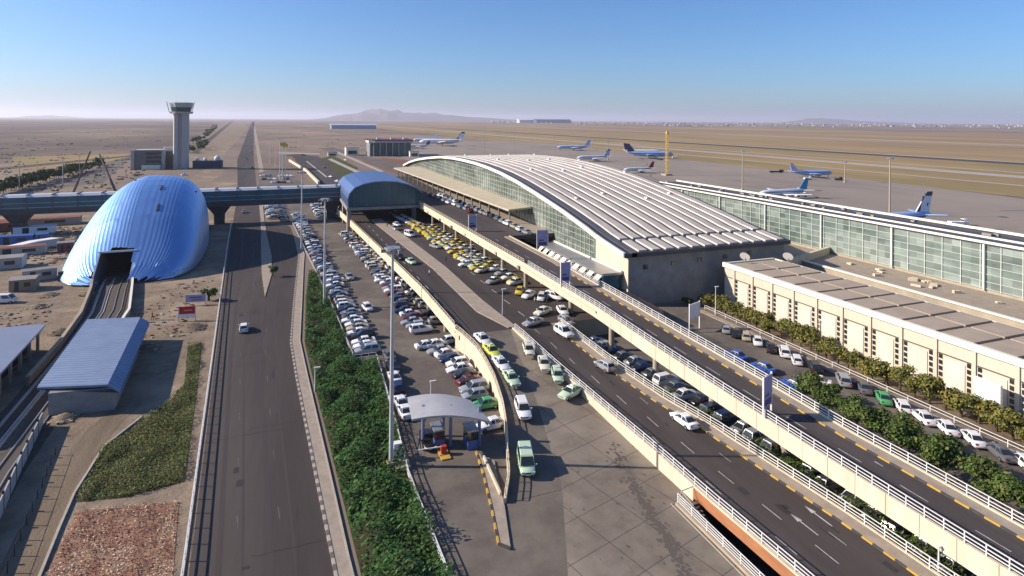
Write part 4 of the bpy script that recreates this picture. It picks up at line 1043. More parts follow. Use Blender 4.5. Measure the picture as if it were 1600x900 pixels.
# ------------------------------------------------------------------ toll canopy
tc = thing('toll_canopy', 'grey curved toll canopy on columns over the car park exit lanes', 'canopy', (15.5,63.5,0))
b = MB(); rr = []
TN, TF = (10.7,62.2), (11.4,68.0)
for k in range(11):
    f = k/10; zz = 4.6+.65*math.sin(math.pi*f)**.9-.5*f
    rr.append([(10.7+9.3*f,62.2-3.0*f,zz),(11.3+7.9*f,68.2-2.6*f,zz),(11.3+7.9*f,68.2-2.6*f,zz+.25),(10.7+9.3*f,62.2-3.0*f,zz+.25)])
b.loft(rr); b.build('roof', mat('toll_roof', (0.46,0.45,0.45), .5, .2, .4, (0.40,0.39,0.39), .5), tc, True)
for x, y in ((12.6,64.6),(15.9,63.4),(15.6,66),(19.3,62.0)):
    c = MB(); c.tube((x,y,0),(x,y,5.2),.22,n=10); c.build('column', mat('column_blue', (0.16,0.19,0.30), .5), tc)
for x, y, lab in ((14.4,64.2,'blue toll booth at the left lane under the curved canopy'),(18.3,62.6,'blue toll booth at the right lane under the curved canopy')):
    t = thing('toll_booth', lab, 'booth', (x,y,0)); b = MB(); b.box((x,y,.6),(1.3,2.2,1.2)); b.build('wall', mat('booth_blue', (0.07,0.12,0.30), .5), t)
    b = MB(); b.box((x,y,1.75),(1.25,2.15,1.1)); b.build('glazing', glass_dark, t); b = MB(); b.box((x,y,2.4),(1.5,2.4,.2)); b.build('roof', grey_metal, t)
for x, y, L_, lab in ((14.6,61.8,2.6,'red and white barrier post with arm at the exit lane'),):
    t = thing('barrier_gate', lab, 'barrier', (x,y,0)); b = MB(); b.box((x,y,.55),(.7,.5,1.1)); b.build('cabinet', mat('gate_red', (0.4,0.05,0.03), .6), t)
    b = MB(); b.bar((x,y,1.0),(x-3.4,y+.2,1.05),.1,.1); b.build('arm', wht, t); b = MB(); b.prism([(x-.6,y-1.4),(x+.6,y-1.4),(x+.6,y+2.5),(x-.6,y+2.5)],0,.2); b.build('base', yellow_paint, t)
b = MB(); isl2 = [(18.5,60.8),(17.9,56),(16.7,49.3),(15.7,44.4),(16.6,43.4),(18.2,49.5),(19.5,56),(20.0,58)]
b.prism(isl2, 0, .2); struct(b.build('traffic_island', paving))
bd = MB(); e = [(18.5,60.8),(17.9,56),(16.7,49.3),(15.7,44.4),(16.6,43.4)]; k = 0
for p, q in zip(e, e[1:]):
    n_ = max(1,int((Vector(q)-Vector(p)).length/.9))
    for i in range(n_):
        a = Vector(p).lerp(Vector(q), i/n_); c = Vector(p).lerp(Vector(q), (i+1)/n_); bd.bar((*a,.12),(*c,.12),.22,.28,k % 2); k += 1
struct(bd.build('kerb', [yellow_paint, black_paint]))
b = MB(); b.bar((18.9,58.9,.35),(18.4,51.4,.3),.22,.5); tag(b.build('pipe_barrier', cream), 'cream sloping beam along the pointed exit island', 'barrier')
cab = thing('equipment_cabinet', 'white metal cabinet on a tan base beside the tall near mast', 'cabinet', (9.0,62.6,0))
b = MB(); b.box((9.0,62.6,1.2),(1.0,.8,1.9)); b.build('box', wht, cab); b = MB(); b.box((9.3,61.3,.2),(1.8,2.6,.4)); b.build('base', concrete, cab)

# ------------------------------------------------------------------ masts, lamps and flagpoles
def mast(label, x, y, h, r, heads=6, head_r=1.1, z=0, name='floodlight_mast', cat='mast', group=None, m=None):
    t = thing(name, label, cat, (x,y,z), group)
    b = MB(); b.tube((0,0,0),(0,0,h),r,r*.5,10); b.build('pole', m or mat('mast_grey', (0.50,0.50,0.50), .5, .1, .4, (0.43,0.43,0.43), .5), t, True, org=(0,0,0))
    if heads:
        b = MB(); b.tube((0,0,h-.25),(0,0,h),head_r*.85,head_r*.85,10)
        b.build('ring', grey_metal, t, org=(0,0,0))
        for k in range(heads):
            a = 2*math.pi*k/heads; l = MB(); l.box((head_r*math.cos(a),head_r*math.sin(a),h-.35),(.55,.4,.4),a); l.build('lamp', mat('lamp_case', (0.24,0.23,0.22), .5), t, org=(0,0,0))
    b = MB(); b.box((0,0,.35),(r*3.4,r*3.4,.7)); b.build('base', concrete, t, org=(0,0,0))
    return t
mast('tall grey floodlight mast standing in the hedge beside the toll canopy', 8.05, 61.4, 26.3, .30)
mast('tall grey floodlight mast at the hedge tip beside the long car row', 4.3, 128, 24.0, .30)
mast('tall grey floodlight mast beside the small dark booth by the bridge', 1.0, 189, 25.0, .30)
for k, (u, v) in enumerate(((1160,297),(1390,338),(950,250),(865,235),(803,235),(756,238),(1320,285))):
    p = at(u,v,0); mast('brown apron floodlight mast, %s from the glass concourse end' % ordn(k+1) if 0 else ['apron floodlight mast behind the middle of the glass concourse roof','apron floodlight mast near the blue tailed jet behind the concourse','apron floodlight mast beside the pale tailed jet','apron floodlight mast above the middle of the ribbed roof','apron floodlight mast left of the ridge of the ribbed roof','farthest left apron floodlight mast near the parked jets','thin apron floodlight mast right of the jet with stairs'][k], p.x, p.y, [24,26,19,20,22,21,14][k], .42, 5, 1.7, group='apron floodlight masts', m=mat('mast_tan', (0.36,0.30,0.22), .7))
for k, (u, v, h, lab) in enumerate(((421,256,19,'thin white flagpole left of the group'),(430,262,19,'thin white flagpole beside the road bend'),(437,286,27,'flagpole with a drooping yellow flag'),(441,284,27,'flagpole with a yellow and white flag'),(446,286,24,'bare flagpole at the right of the group'))):
    p = at(u,v,0); t = thing('flagpole', lab + ' beyond the footbridge', 'flagpole', (p.x,p.y,0), 'flagpoles beyond the footbridge')
    b = MB(); b.tube((0,0,0),(0,0,h),.22,.12,8); b.build('pole', white_metal, t, org=(0,0,0))
    if k in (2,3):
        b = MB(); rr = [[(.1+i*.8,math.sin(i*1.3)*.3,h-.3-.5*i),(.1+i*.8,math.sin(i*1.3)*.3+.04,h-2.6-.5*i)] for i in range(5)]
        b.loft(rr, cap=False, closed=False); b.build('flag', mat('flag_yellow', (0.62,0.48,0.10), .8), t, org=(0,0,0))
def street_lamp(label, x, y, z, h, group='small street lamps', rz=0):
    t = thing('street_lamp', label, 'street lamp', (x,y,z), group, rz)
    b = MB(); b.tube((0,0,0),(0,0,h),.10,.06,8); b.build('pole', white_metal, t, org=(0,0,0))
    b = MB(); b.box((.3,0,h+.05),(.9,.25,.16)); b.build('lamp', white_metal, t, org=(0,0,0))
for k, (u, v, z, h, lab) in enumerate(((1056,462,0,6,'slim street lamp at the tree by the dark terminal end'),(1118,492,0,6,'slim street lamp at the hedge near the white hoarding'),(1281,535,0,4,'slim street lamp by the grass before the cargo doors'),(1395,582,0,4.5,'slim street lamp between round shrubs before the cargo block'),(1543,640,0,4.5,'slim street lamp near the white notice board'),(785,492,3.3,5,'slim street lamp on the arrivals median end'),(673,640,0,4,'slim street lamp beside the toll canopy roof'),(736,412,3.3,5,'slim street lamp on the arrivals street near white taxis'),(492,612,0,3.6,'short pole with blue disc in the near hedge'))):
    p = at(u,v,z); street_lamp(lab, p.x, p.y, z, h)
p = at(1458,900,1.5); street_lamp('short white lamp at the near end of the planted strip', 50.7, 25.6, 1.6, 2.2)
# yellow lattice crane mast
p = at(1042,274,0); cr = thing('lattice_mast', 'yellow lattice crane mast rising behind the ribbed terminal roof', 'crane mast', (p.x,p.y,0))
yel = mat('crane_yellow', (0.55,0.37,0.09), .6); b = MB(); hh = 32.0; w = .8
for sx in (-1,1):
    for sy in (-1,1): b.bar((p.x+sx*w,p.y+sy*w,0),(p.x+sx*w,p.y+sy*w,hh),.26,.26)
k = 0
while k*2.6 < hh-2:
    z = k*2.6
    for sx in (-1,1): b.bar((p.x+sx*w,p.y-w,z),(p.x+sx*w,p.y+w,z+2.6),.16,.16); b.bar((p.x-w,p.y+sx*w,z),(p.x+w,p.y+sx*w,z+2.6),.16,.16)
    k += 1
b.build('lattice', yel, cr); b = MB(); b.box((p.x,p.y,hh+.8),(1.6,1.6,2.0)); b.build('head', yel, cr); b = MB(); b.box((p.x,p.y,.6),(6,6,1.2)); b.build('base', concrete, cr)
# lamp posts and thin masts far left
for k, (u, v, h, lab) in enumerate(((30,300,17,'thin grey lamp mast before the dark tree line on the far left'),(98,290,17,'thin grey lamp mast in the middle of the dark tree line'),(124,272,14,'thin grey lamp mast at the end of the dark tree line'))):
    p = at(u,v,0); mast(lab, p.x, p.y, h, .3, 3, .7, name='lamp_mast')
dk_brown = mat('derrick_brown', (0.10,0.08,0.07), .8)
g = thing('derrick', 'dark A shaped pair of leaning site booms behind the footbridge', 'derrick', (-106,400,0))
for p, q in (((-112,380,0),(-108,395,22)),((-92,380,0),(-104,397,20))):
    b = MB(); b.tube(p, q, .7, .45, 6); b.build('boom', dk_brown, g)

# ------------------------------------------------------------------ aircraft
def plane(label, u, v, heading, L_, body, finm, group=None, wings=True, stripe=None, emblem=False):
    p = at(u, v, 0); t = thing('airliner', label, 'airliner', (p.x,p.y,0), group, heading); r = L_*.055; zc = r*1.9
    b = MB(); rr = []
    for s, f, dz in ((-.5,.10,.55),(-.42,.45,.38),(-.32,.78,.18),(-.2,1,0),(.3,1,0),(.4,.9,-.05),(.46,.65,-.15),(.495,.2,-.25)):
        rr.append([(s*L_, r*f*math.cos(a), zc+dz*r+r*f*math.sin(a)) for a in [i*math.pi/7 for i in range(14)]])
    b.loft(rr); b.build('fuselage', body, t, True, org=(0,0,0))
    for s in (-1,1):
        w = MB(); w.loft([[(x, s*y, z) for x, y, z in q] for q in ([(.10*L_,r*.5,zc-r*.6),(-.10*L_,r*.5,zc-r*.6),(-.10*L_,r*.5,zc-r*.35),(.10*L_,r*.5,zc-r*.3)],[(-.10*L_,.46*L_,zc+r*.25),(-.15*L_,.46*L_,zc+r*.25),(-.15*L_,.46*L_,zc+r*.33),(-.10*L_,.46*L_,zc+r*.35)])]); w.build('wing', body, t, org=(0,0,0))
        w = MB(); w.loft([[(x, s*y, z) for x, y, z in q] for q in ([(-.39*L_,r*.3,zc+r*.4),(-.47*L_,r*.3,zc+r*.4),(-.47*L_,r*.3,zc+r*.52),(-.39*L_,r*.3,zc+r*.55)],[(-.46*L_,.17*L_,zc+r*.7),(-.50*L_,.17*L_,zc+r*.7),(-.50*L_,.17*L_,zc+r*.75),(-.46*L_,.17*L_,zc+r*.76)])]); w.build('tailplane', body, t, org=(0,0,0))
        w = MB(); w.tube((.10*L_,s*.17*L_,zc-r*.75),(-.02*L_,s*.17*L_,zc-r*.75),r*.5,r*.36,12); w.build('engine', grey_metal, t, True, org=(0,0,0))
        w = MB(); w.tube((-.02*L_,s*r*.9,0),(-.02*L_,s*r*.9,zc-r*.6),.3,n=6); w.build('main_gear', dark_metal, t, org=(0,0,0))
    fh = L_*.16
    w = MB(); q0 = [(-.32*L_,-.25,zc+r*.85),(-.48*L_,-.2,zc+r*.6),(-.48*L_,.2,zc+r*.6),(-.32*L_,.25,zc+r*.85)]; q1 = [(-.455*L_,-.12,zc+r+fh),(-.525*L_,-.12,zc+r+fh),(-.525*L_,.12,zc+r+fh),(-.455*L_,.12,zc+r+fh)]
    w.loft([q0,q1]); fin = w.build('tail_fin', finm, t, org=(0,0,0))
    if stripe:
        w = MB(); w.loft([[(a[0]*(1-f)+c[0]*f+dx, (a[1]*(1-f)+c[1]*f)*1.6, a[2]*(1-f)+c[2]*f) for a, c, dx in ((q0[0],q1[0],-.003*L_),(q0[1],q1[1],L_*(.115 if f < .8 else .0)),(q0[2],q1[2],L_*(.115 if f < .8 else .0)),(q0[3],q1[3],-.003*L_))] for f in (.0,.5,.79)]); w.build('fin_stripe', stripe, t, org=(0,0,0))
        w = MB(); w.loft([[(a[0]*(1-f)+c[0]*f, (a[1]*(1-f)+c[1]*f)*1.7, a[2]*(1-f)+c[2]*f) for a, c in zip(q0, q1)] for f in (.80,1.0)]); w.build('fin_tip', stripe, t, org=(0,0,0))
    if emblem:
        for s in (-1,1):
            w = MB(); ex, ez = -.458*L_, zc+r+fh*.35; k = L_*.012; y = s*.34
            for pa, pb, th in (((0,0),(0,-1.6),.5),((0,0),(-.9,.6),.45),((-.9,.6),(-1.2,.1),.35),((0,0),(.5,.75),.4),((.5,.75),(.95,.6),.3)):
                w.bar((ex+pa[0]*k,y,ez+pa[1]*k),(ex+pb[0]*k,y,ez+pb[1]*k),.06,th*k)
            w.build('fin_emblem', navy, t, org=(0,0,0))
    b = MB(); b.box((.02*L_,0,zc+r*.28),(.78*L_,2*r*.975,r*.16)); b.build('window_row', glass_dark, t, org=(0,0,0))
    w = MB(); w.tube((.4*L_,0,0),(.4*L_,0,zc-r*.8),.25,n=6); w.build('nose_gear', dark_metal, t, org=(0,0,0))
    return t
CR = math.atan2(-.355,.935)
pw_ = mat('plane_white', (0.66,0.67,0.70), .35, 0, .5); pb_ = mat('plane_blue', (0.30,0.42,0.68), .35, 0, .5)
teal = mat('fin_teal', (0.03,0.22,0.38), .4); dr = mat('fin_red', (0.20,0.02,0.035), .5); fd = mat('fin_dark', (0.05,0.05,0.10), .5)
plane('blue bellied jet with pale lilac tail parked with stairs on the apron', 1268, 277, CR+rad(8), 34, pb_, mat('fin_lilac', (0.50,0.46,0.58), .4), emblem=True)
plane('white and blue jet whose striped tail shows behind the concourse roof', 1388, 363, rad(180), 46, pb_, pw_, stripe=fd, emblem=True)
plane('jet with a bright teal tail half hidden behind the concourse', 1224, 311, rad(180), 34, pw_, teal)
plane('jet with a dark red tail just above the ribbed roof edge', 998, 270, rad(180), 28, pw_, dr)
plane('light blue jet with curved dark tail parked left of the yellow mast', 1016, 248, CR+rad(3), 52, pb_, fd)
plane('grey white jet parked beside the light blue jet by the yellow mast', 1005, 243, CR+rad(3), 46, pw_, fd)
plane('jet with a pale tail and dark tip above the ribbed roof', 927, 252, rad(180), 38, pw_, pb_, stripe=fd)
plane('small blue jet on the far apron above the ribbed roof', 896, 235, CR+rad(182), 46, pb_, pb_)
plane('white wide jet with a tall dark tipped tail on the far left apron', 690, 228, CR+rad(184), 70, pw_, pw_, stripe=fd)
plane('pale blue jet nose to the small red roofed terminal', 664, 222, rad(150), 44, pb_, pb_)
plane('jet with a small blue tail right of the red roofed terminal', 652, 232, rad(176), 36, pw_, navy)
for k, (u, v, w, lab) in enumerate(((1213,270,11,'dark flatbed loader parked left of the jet with stairs'),(1262,281,5,'white stair truck beside the blue bellied jet'),(1310,282,5,'small dark tug right of the blue bellied jet'),(1054,247,5,'white tug at the foot of the yellow mast'),(1252,308,6,'white apron van beside the teal tail'),(1497,352,7,'white apron truck beyond the concourse near the striped tail'),(984,229,14,'white round hut beyond the light blue jet'))):
    p = at(u,v,0); t = thing('apron_vehicle' if k < 6 else 'apron_hut', lab, 'apron vehicle' if k < 6 else 'hut', (p.x,p.y,0), None, CR)
    b = MB(); b.box((0,0,1.1),(w,2.4,1.0)); b.box((w*.36,0,2.0),(w*.26,2.3,1.3),0,0,.85); b.build('body', wht if k not in (0,2) else dark_metal, t, org=(0,0,0))
    for sx in (-.32,.32):
        for s in (-1,1): q = MB(); q.tube((sx*w,s*1.0,.45),(sx*w,s*1.25,.45),.45,n=10); q.build('wheel', tyre, t, org=(0,0,0))
    q = MB(); q.box((w*.36,0,2.1),(w*.27,2.0,.7)); q.build('window', glass_dark, t, org=(0,0,0))

# ------------------------------------------------------------------ vegetation
lf_green = [leaf_mat('leaf_deep', (0.030,0.076,0.015), (0.040,0.095,0.020)), leaf_mat('leaf_fresh', (0.055,0.120,0.026), (0.040,0.092,0.018)), leaf_mat('leaf_dull', (0.045,0.070,0.020), (0.060,0.085,0.026))]
lf_yel = [leaf_mat('leaf_olive', (0.155,0.145,0.032), (0.115,0.118,0.028)), leaf_mat('leaf_gold', (0.23,0.175,0.034), (0.175,0.15,0.032)), leaf_mat('leaf_mid', (0.09,0.11,0.028), (0.11,0.125,0.03))]
lf_dark = [leaf_mat('leaf_dark', (0.05,0.095,0.018), (0.075,0.12,0.026)), leaf_mat('leaf_bronze', (0.11,0.12,0.026), (0.085,0.105,0.024)), lf_green[2]]
def tree_mesh(kind, mats_, h, r, n, size, seed):
    R.seed(seed)
    c = MB(); nb = 9
    for k in range(nb):
        a = R.random()*6.28; rr = r*.62*math.sqrt(R.random()); zz = h*R.uniform(.45,.82)
        leaves(c, (rr*math.cos(a), rr*math.sin(a), zz), (r*R.uniform(.35,.6),)*2+(h*R.uniform(.14,.24),), n//nb, size, mm=[0,1,2] if k % 3 else [0,0,1], up=.35)
    t = MB(); t.tube((0,0,0),(0,0,h*.5),.16,.10,7)
    for k in range(4):
        a = k*1.6+.4; t.tube((0,0,h*.38),(r*.55*math.cos(a), r*.55*math.sin(a), h*.72), .08,.03,5)
    return c.mesh('crown', mats_), t.mesh('trunk', bark)
protos = {}
def tree(kind, label, x, y, z=0, sc=1.0, group=None, cat='tree', name=None):
    if kind not in protos:
        spec = {'kerb':(lf_yel,3.4,2.0,1700,.17), 'round':(lf_dark,4.4,2.8,2300,.18), 'green':(lf_green,4.5,2.2,1300,.18), 'shrub':(lf_green,1.7,1.1,260,.2), 'far':(lf_dark,6,4.5,240,.8)}[kind]
        protos[kind] = [tree_mesh(kind, *spec, seed=s+len(protos)*10) for s in range(3)]
    c, tr = R.choice(protos[kind])
    t = thing(name or ('tree' if kind != 'shrub' else 'shrub'), label, cat, (x,y,z), group, R.random()*6.28); t.scale = (sc,sc,sc*R.uniform(.88,1.12))
    obj('crown', c, t); obj('trunk', tr, t)
for k, y in enumerate(frange(33,98,2.15)):
    tree('kerb', 'yellow green kerb tree before the cargo block, %s from the near end' % ordn(k+1), 85.6+R.uniform(-.7,.7)-.012*(y-33), y, 0, R.uniform(1.05,1.4), 'kerb trees before the cargo block')
for k, (x, y) in enumerate([(67.6+R.uniform(-.8,1.6)+.03*(i*1.8), 22+i*2.05) for i in range(18)]):
    tree('round', 'dark bushy tree below the flyover railing, %s from the near end' % ordn(k+1), x, y, 0, R.uniform(.8,1.2), 'bushy trees below the flyover')
for k, (u, v, kind, s, lab) in enumerate(((1212,490,'green',1.25,'tall green tree touching the cargo block wall'),(1040,455,'green',1.0,'green tree before the dark terminal end'),(1022,462,'shrub',1.4,'low round bush left of the terminal end tree'),(1075,478,'shrub',1.5,'low bush at the roadside below the terminal end'),(1408,572,'green',.7,'small round tree before the cargo windows'),(1438,580,'shrub',1.3,'dark shrub right of the small round tree'),(1523,622,'green',.75,'round bush beside the white notice board'),(1505,612,'shrub',1.1,'small shrub left of the round bush'),(1345,556,'shrub',1.0,'pale shrub at the cargo doors'),(1250,512,'shrub',1.2,'low bush on the grass before the cargo doors'),(427,432,'green',.75,'narrow tree on the traffic island tip'),(326,470,'shrub',2.0,'olive bush by the barrier near the red board'),(1100,478,'shrub',1.8,'bush behind the white hoarding'),(916,510,'shrub',1.6,'bush at the mouth of the flyover underpass'))):
    p = at(u,v,0); tree(kind, lab, p.x, p.y, 0, s)
for k in range(46):
    f = k/45; p = at(-6+164*f+R.uniform(-2,2), 304-43*f+R.uniform(-1.2,1.2), 0)
    tree('far', 'dark roadside tree in the far left line, %s from the picture edge' % ordn(k+1), p.x, p.y, 0, R.uniform(.9,1.35), 'far left tree line')
for k in range(40):
    f = (k/39)**1.6; y = 780+2600*f; x = -106-.088*(y-780)+R.uniform(-10,10)
    tree('far', 'dark tree in the belt beyond the control tower, %s outward' % ordn(k+1), x, y, 0, R.uniform(1.0,1.7), 'tree belt beyond the tower')
R.seed(99)
def ground_cover(name, label, poly, n, size, h, mats_, cat, lump=3.0, z=0.0, wmix=None, bare=None, thin=None):
    b = MB(); xs = [p[0] for p in poly]; ysp = [p[1] for p in poly]; k = 0
    ph = [R.uniform(0,6.28) for _ in range(6)]
    while k < n:
        x = R.uniform(min(xs),max(xs)); y = R.uniform(min(ysp),max(ysp))
        if not in_poly(x,y,poly): continue
        if thin and R.random() < thin(x,y): k += .3; continue
        hh = h*(.5+.32*math.sin(x*1.1/lump*3+ph[0]+1.3*math.sin(y*.5+ph[3]))+.28*math.sin(y*.9/lump*3+ph[1]+1.2*math.sin(x*.7+ph[2])))+h*R.uniform(-.1,.35)
        hh = max(.1,hh); a = R.random()*6.28; s = size*R.uniform(.5,1.3); l = R.uniform(.3,1.0)
        zz = z+hh*(.35+.65*R.random()**.5)
        dx, dy = math.cos(a)*s, math.sin(a)*s; px, py = -math.sin(a)*s*.28, math.cos(a)*s*.28
        t_ = R.uniform(-.25,.75)*s
        mi = R.choice((0,0,1,2)) if wmix is None else wmix(x,y)
        b.poly(((x-px,y-py,zz),(x+dx*.6,y+dy*.6,zz+t_*.8),(x+px,y+py,zz+.03),(x-dx*.5,y-dy*.5,zz-t_*.5)), mi); k += 1
    b.poly([(x,y,z+.045) for x,y in poly], 3)
    return stuff(b.build(name, mats_+[bare or mat('leaf_litter', (0.040,0.052,0.02), .95, 0, .1, (0.075,0.06,0.035), 1.5)]), label, cat)
GP = [(3.8,5),(10.2,5),(10.1,42.5),(9.5,58),(10.2,72),(10.8,94.6),(7.2,95.0),(5.5,132),(3.6,160),(2.2,160),(.6,134),(-.4,106),(.4,88),(1.4,70),(2.6,46)]
ground_cover('ground_cover', 'dense green shrubbery filling the strip between road and car park', GP, 44000, .40, 1.5, lf_green, 'shrubbery', thin=lambda x,y: max(0, min(.85, .7*(math.sin(x*.8+1.1*math.sin(y*.21))+math.sin(y*.27+1.4*math.sin(x*.6)))-.55)), wmix=lambda x,y: (2 if (math.sin(x*.9+2)+math.sin(y*.33+1.7*math.sin(x*.5))) > 1.3 and R.random() < .5 else R.choice((0,0,1,1))))
G2 = [(-25.0,66.3),(-25.2,77.4),(-22.0,84.1),(-19.7,89.2),(-18.6,95),(-20.4,112),(-18.3,113.5),(-16.6,94.1),(-15.6,80.2),(-14.6,66.5),(-19.9,65.4)]
ground_cover('ground_cover', 'olive green low shrubs on the dirt left of the wide road', G2, 20000, .2, .75, [lf_yel[2], lf_yel[0], leaf_mat('leaf_lawn', (0.085,0.12,0.025), (0.12,0.14,0.03))], 'shrubbery', thin=lambda x,y: max(0, .6*(math.sin(x*1.3+math.sin(y*.5))+math.sin(y*.45+x))-.6))
lf_red = [leaf_mat('leaf_red', (0.16,0.05,0.035), (0.21,0.08,0.05)), leaf_mat('leaf_straw', (0.60,0.46,0.31), (0.50,0.37,0.25)), leaf_mat('leaf_brown', (0.30,0.20,0.13), (0.24,0.155,0.10))]
G3 = [(-24.4,64.4),(-14.6,62.6),(-13.3,50),(-12,30),(-19,30),(-24.2,55)]
ground_cover('ground_cover', 'dry straw and reddish brown tufts in the near left bed', G3, 12000, .17, .42, lf_red, 'dry planting', bare=mat('straw_soil', (0.33,0.21,0.135), .95, 0, .1, (0.20,0.10,0.07), 0.9), wmix=lambda x,y: (0 if ((-17.4 < x < -15.4 and R.random() < .7) or (y > 57 and x < -17 and R.random() < .6) or (math.sin(x*2.1)+math.sin(y*1.1+x)) > 1.3) else R.choice((1,1,1,2))))
G4 = [(50.5,6),(52.6,6),(52.2,34),(51.6,46),(50.4,56),(48.0,68),(46.6,76),(45.2,84),(44.6,84),(45.5,73),(46.9,61.5),(48.7,53),(49.4,45),(50.2,34)]
ground_cover('ground_cover', 'leafy hedge strip between the middle ramp and the cars in the shade', G4, 11000, .27, 1.7, lf_dark, 'hedge', z=.75)
for nm, P_, zz in (('grass_patch',[(84.5,30),(90,30),(90,98),(83.6,98)],.03),):
    flat('verge', P_, zz, soil)
b = MB(); b.prism([(81.4,20),(82.8,20),(82.3,98),(80.9,98)],0,.15); struct(b.build('pavement', paving))
b = MB(); b.prism([(88.4,20),(89.6,20),(89.4,88),(88.2,88)],0.03,.08); struct(b.build('path', paving))
tag(railing('low pale railing between the street cars and the kerb trees', [(83.0,y,.1) for y in frange(22,98,8)], .9, (1.0,.5), 3.2), 'low pale railing between the street cars and the kerb trees', 'railing')
b = MB()
for k in range(1100):
    u = R.uniform(-50,800); v = R.uniform(196,300)
    p = at(u,v,0)
    if p.x > 112 or (112 < p.x < 450 and p.y < 1150) or (-60 < p.x < 112 and p.y < 900) or abs(p.x+14+.055*p.y) < 60 or p.length > 6000: continue
    s = R.uniform(.35,1.5)
    for q in range(3): b.box((p.x+R.uniform(-4,4),p.y+R.uniform(-4,4),.3*s),(s*R.uniform(.6,1.8),s*R.uniform(.6,2),.7*s),R.random()*3,0,.5)
stuff(b.build('scrub', mat('scrub', (0.125,0.10,0.07), .95, 0, .1, (0.08,0.068,0.045), .1)), 'dark dry scrub dotted over the plain', 'scrub')

b = MB(); yard = [(-75,140),(-52,150),(-46,120),(-43,104),(-52,124),(-80,128)]; yard2 = [(-38,118),(-22,118),(-21,160),(-30,162),(-34,135)]; yard3 = [(-100,200),(-60,190),(-62,260),(-110,262)]; k = 0
while k < 1300:
    P_ = R.choice((yard,yard,yard2,yard3)); x = R.uniform(-110,-20); y = R.uniform(100,265)
    if not in_poly(x,y,P_): continue
    s = R.uniform(.1,.38)*(1.7 if P_ is yard3 else 1); b.box((x,y,.02+s*.25),(s*R.uniform(.6,3.2),s,s*.6),R.random()*3.1,R.choice((0,0,1,2,3))); k += 1
stuff(b.build('debris', [soil, concrete, bark, rust]), 'builders debris strewn over the site dirt round the domed station', 'debris')
# ------------------------------------------------------------------ cars
def paint(name, c, metal=0.0, rough=.28): return mat('paint_'+name, c, rough, metal, .5)
PAINT = {'white': paint('white',(.70,.70,.69)), 'silver': paint('silver',(.40,.41,.42),.4), 'grey': paint('grey',(.15,.155,.165),.3), 'black': paint('black',(.018,.018,.021)),
  'dark blue': paint('navy',(.02,.035,.09),.2), 'dark red': paint('wine',(.10,.012,.015)), 'beige': paint('beige',(.40,.34,.25)), 'yellow': paint('yellow',(.56,.42,.05)),
  'pale green': paint('palegreen',(.45,.58,.40)), 'green': paint('green',(.07,.32,.12)), 'blue': paint('blue',(.03,.09,.34)), 'red': paint('red',(.42,.02,.02)), 'lime': paint('lime',(.58,.60,.09)), 'cream': paint('cream',(.62,.60,.47))}
KIND = {
 'saloon': dict(st=[(-2.2,.38,.78,.66),(-2.08,.26,.93,.79),(-1.35,.22,.97,.84),(0,.21,.93,.86),(1.0,.21,.90,.85),(1.85,.24,.76,.80),(2.18,.32,.62,.66)], gb=(-1.62,1.02,.74,.93), gt=(-.85,.28,.55,1.42)),
 'hatchback': dict(st=[(-1.95,.38,.85,.68),(-1.85,.26,.98,.80),(-1.2,.22,.98,.83),(0,.21,.94,.84),(.95,.21,.90,.83),(1.65,.24,.78,.78),(1.95,.32,.62,.65)], gb=(-1.86,1.08,.74,.95), gt=(-1.45,.30,.56,1.45)),
 'estate': dict(st=[(-2.25,.45,.95,.72),(-2.15,.34,1.08,.86),(-1.3,.30,1.10,.91),(0,.29,1.06,.92),(1.1,.29,1.03,.91),(1.95,.32,.92,.85),(2.25,.42,.75,.72)], gb=(-2.12,1.18,.82,1.07), gt=(-1.8,.35,.64,1.70)),
 'van': dict(st=[(-2.4,.45,1.0,.78),(-2.35,.32,1.12,.92),(-1.3,.28,1.14,.95),(0,.28,1.12,.95),(1.3,.28,1.08,.93),(2.1,.32,.95,.86),(2.4,.45,.75,.72)], gb=(-2.34,1.75,.88,1.11), gt=(-2.25,.95,.76,1.98)),
}
CM = {}
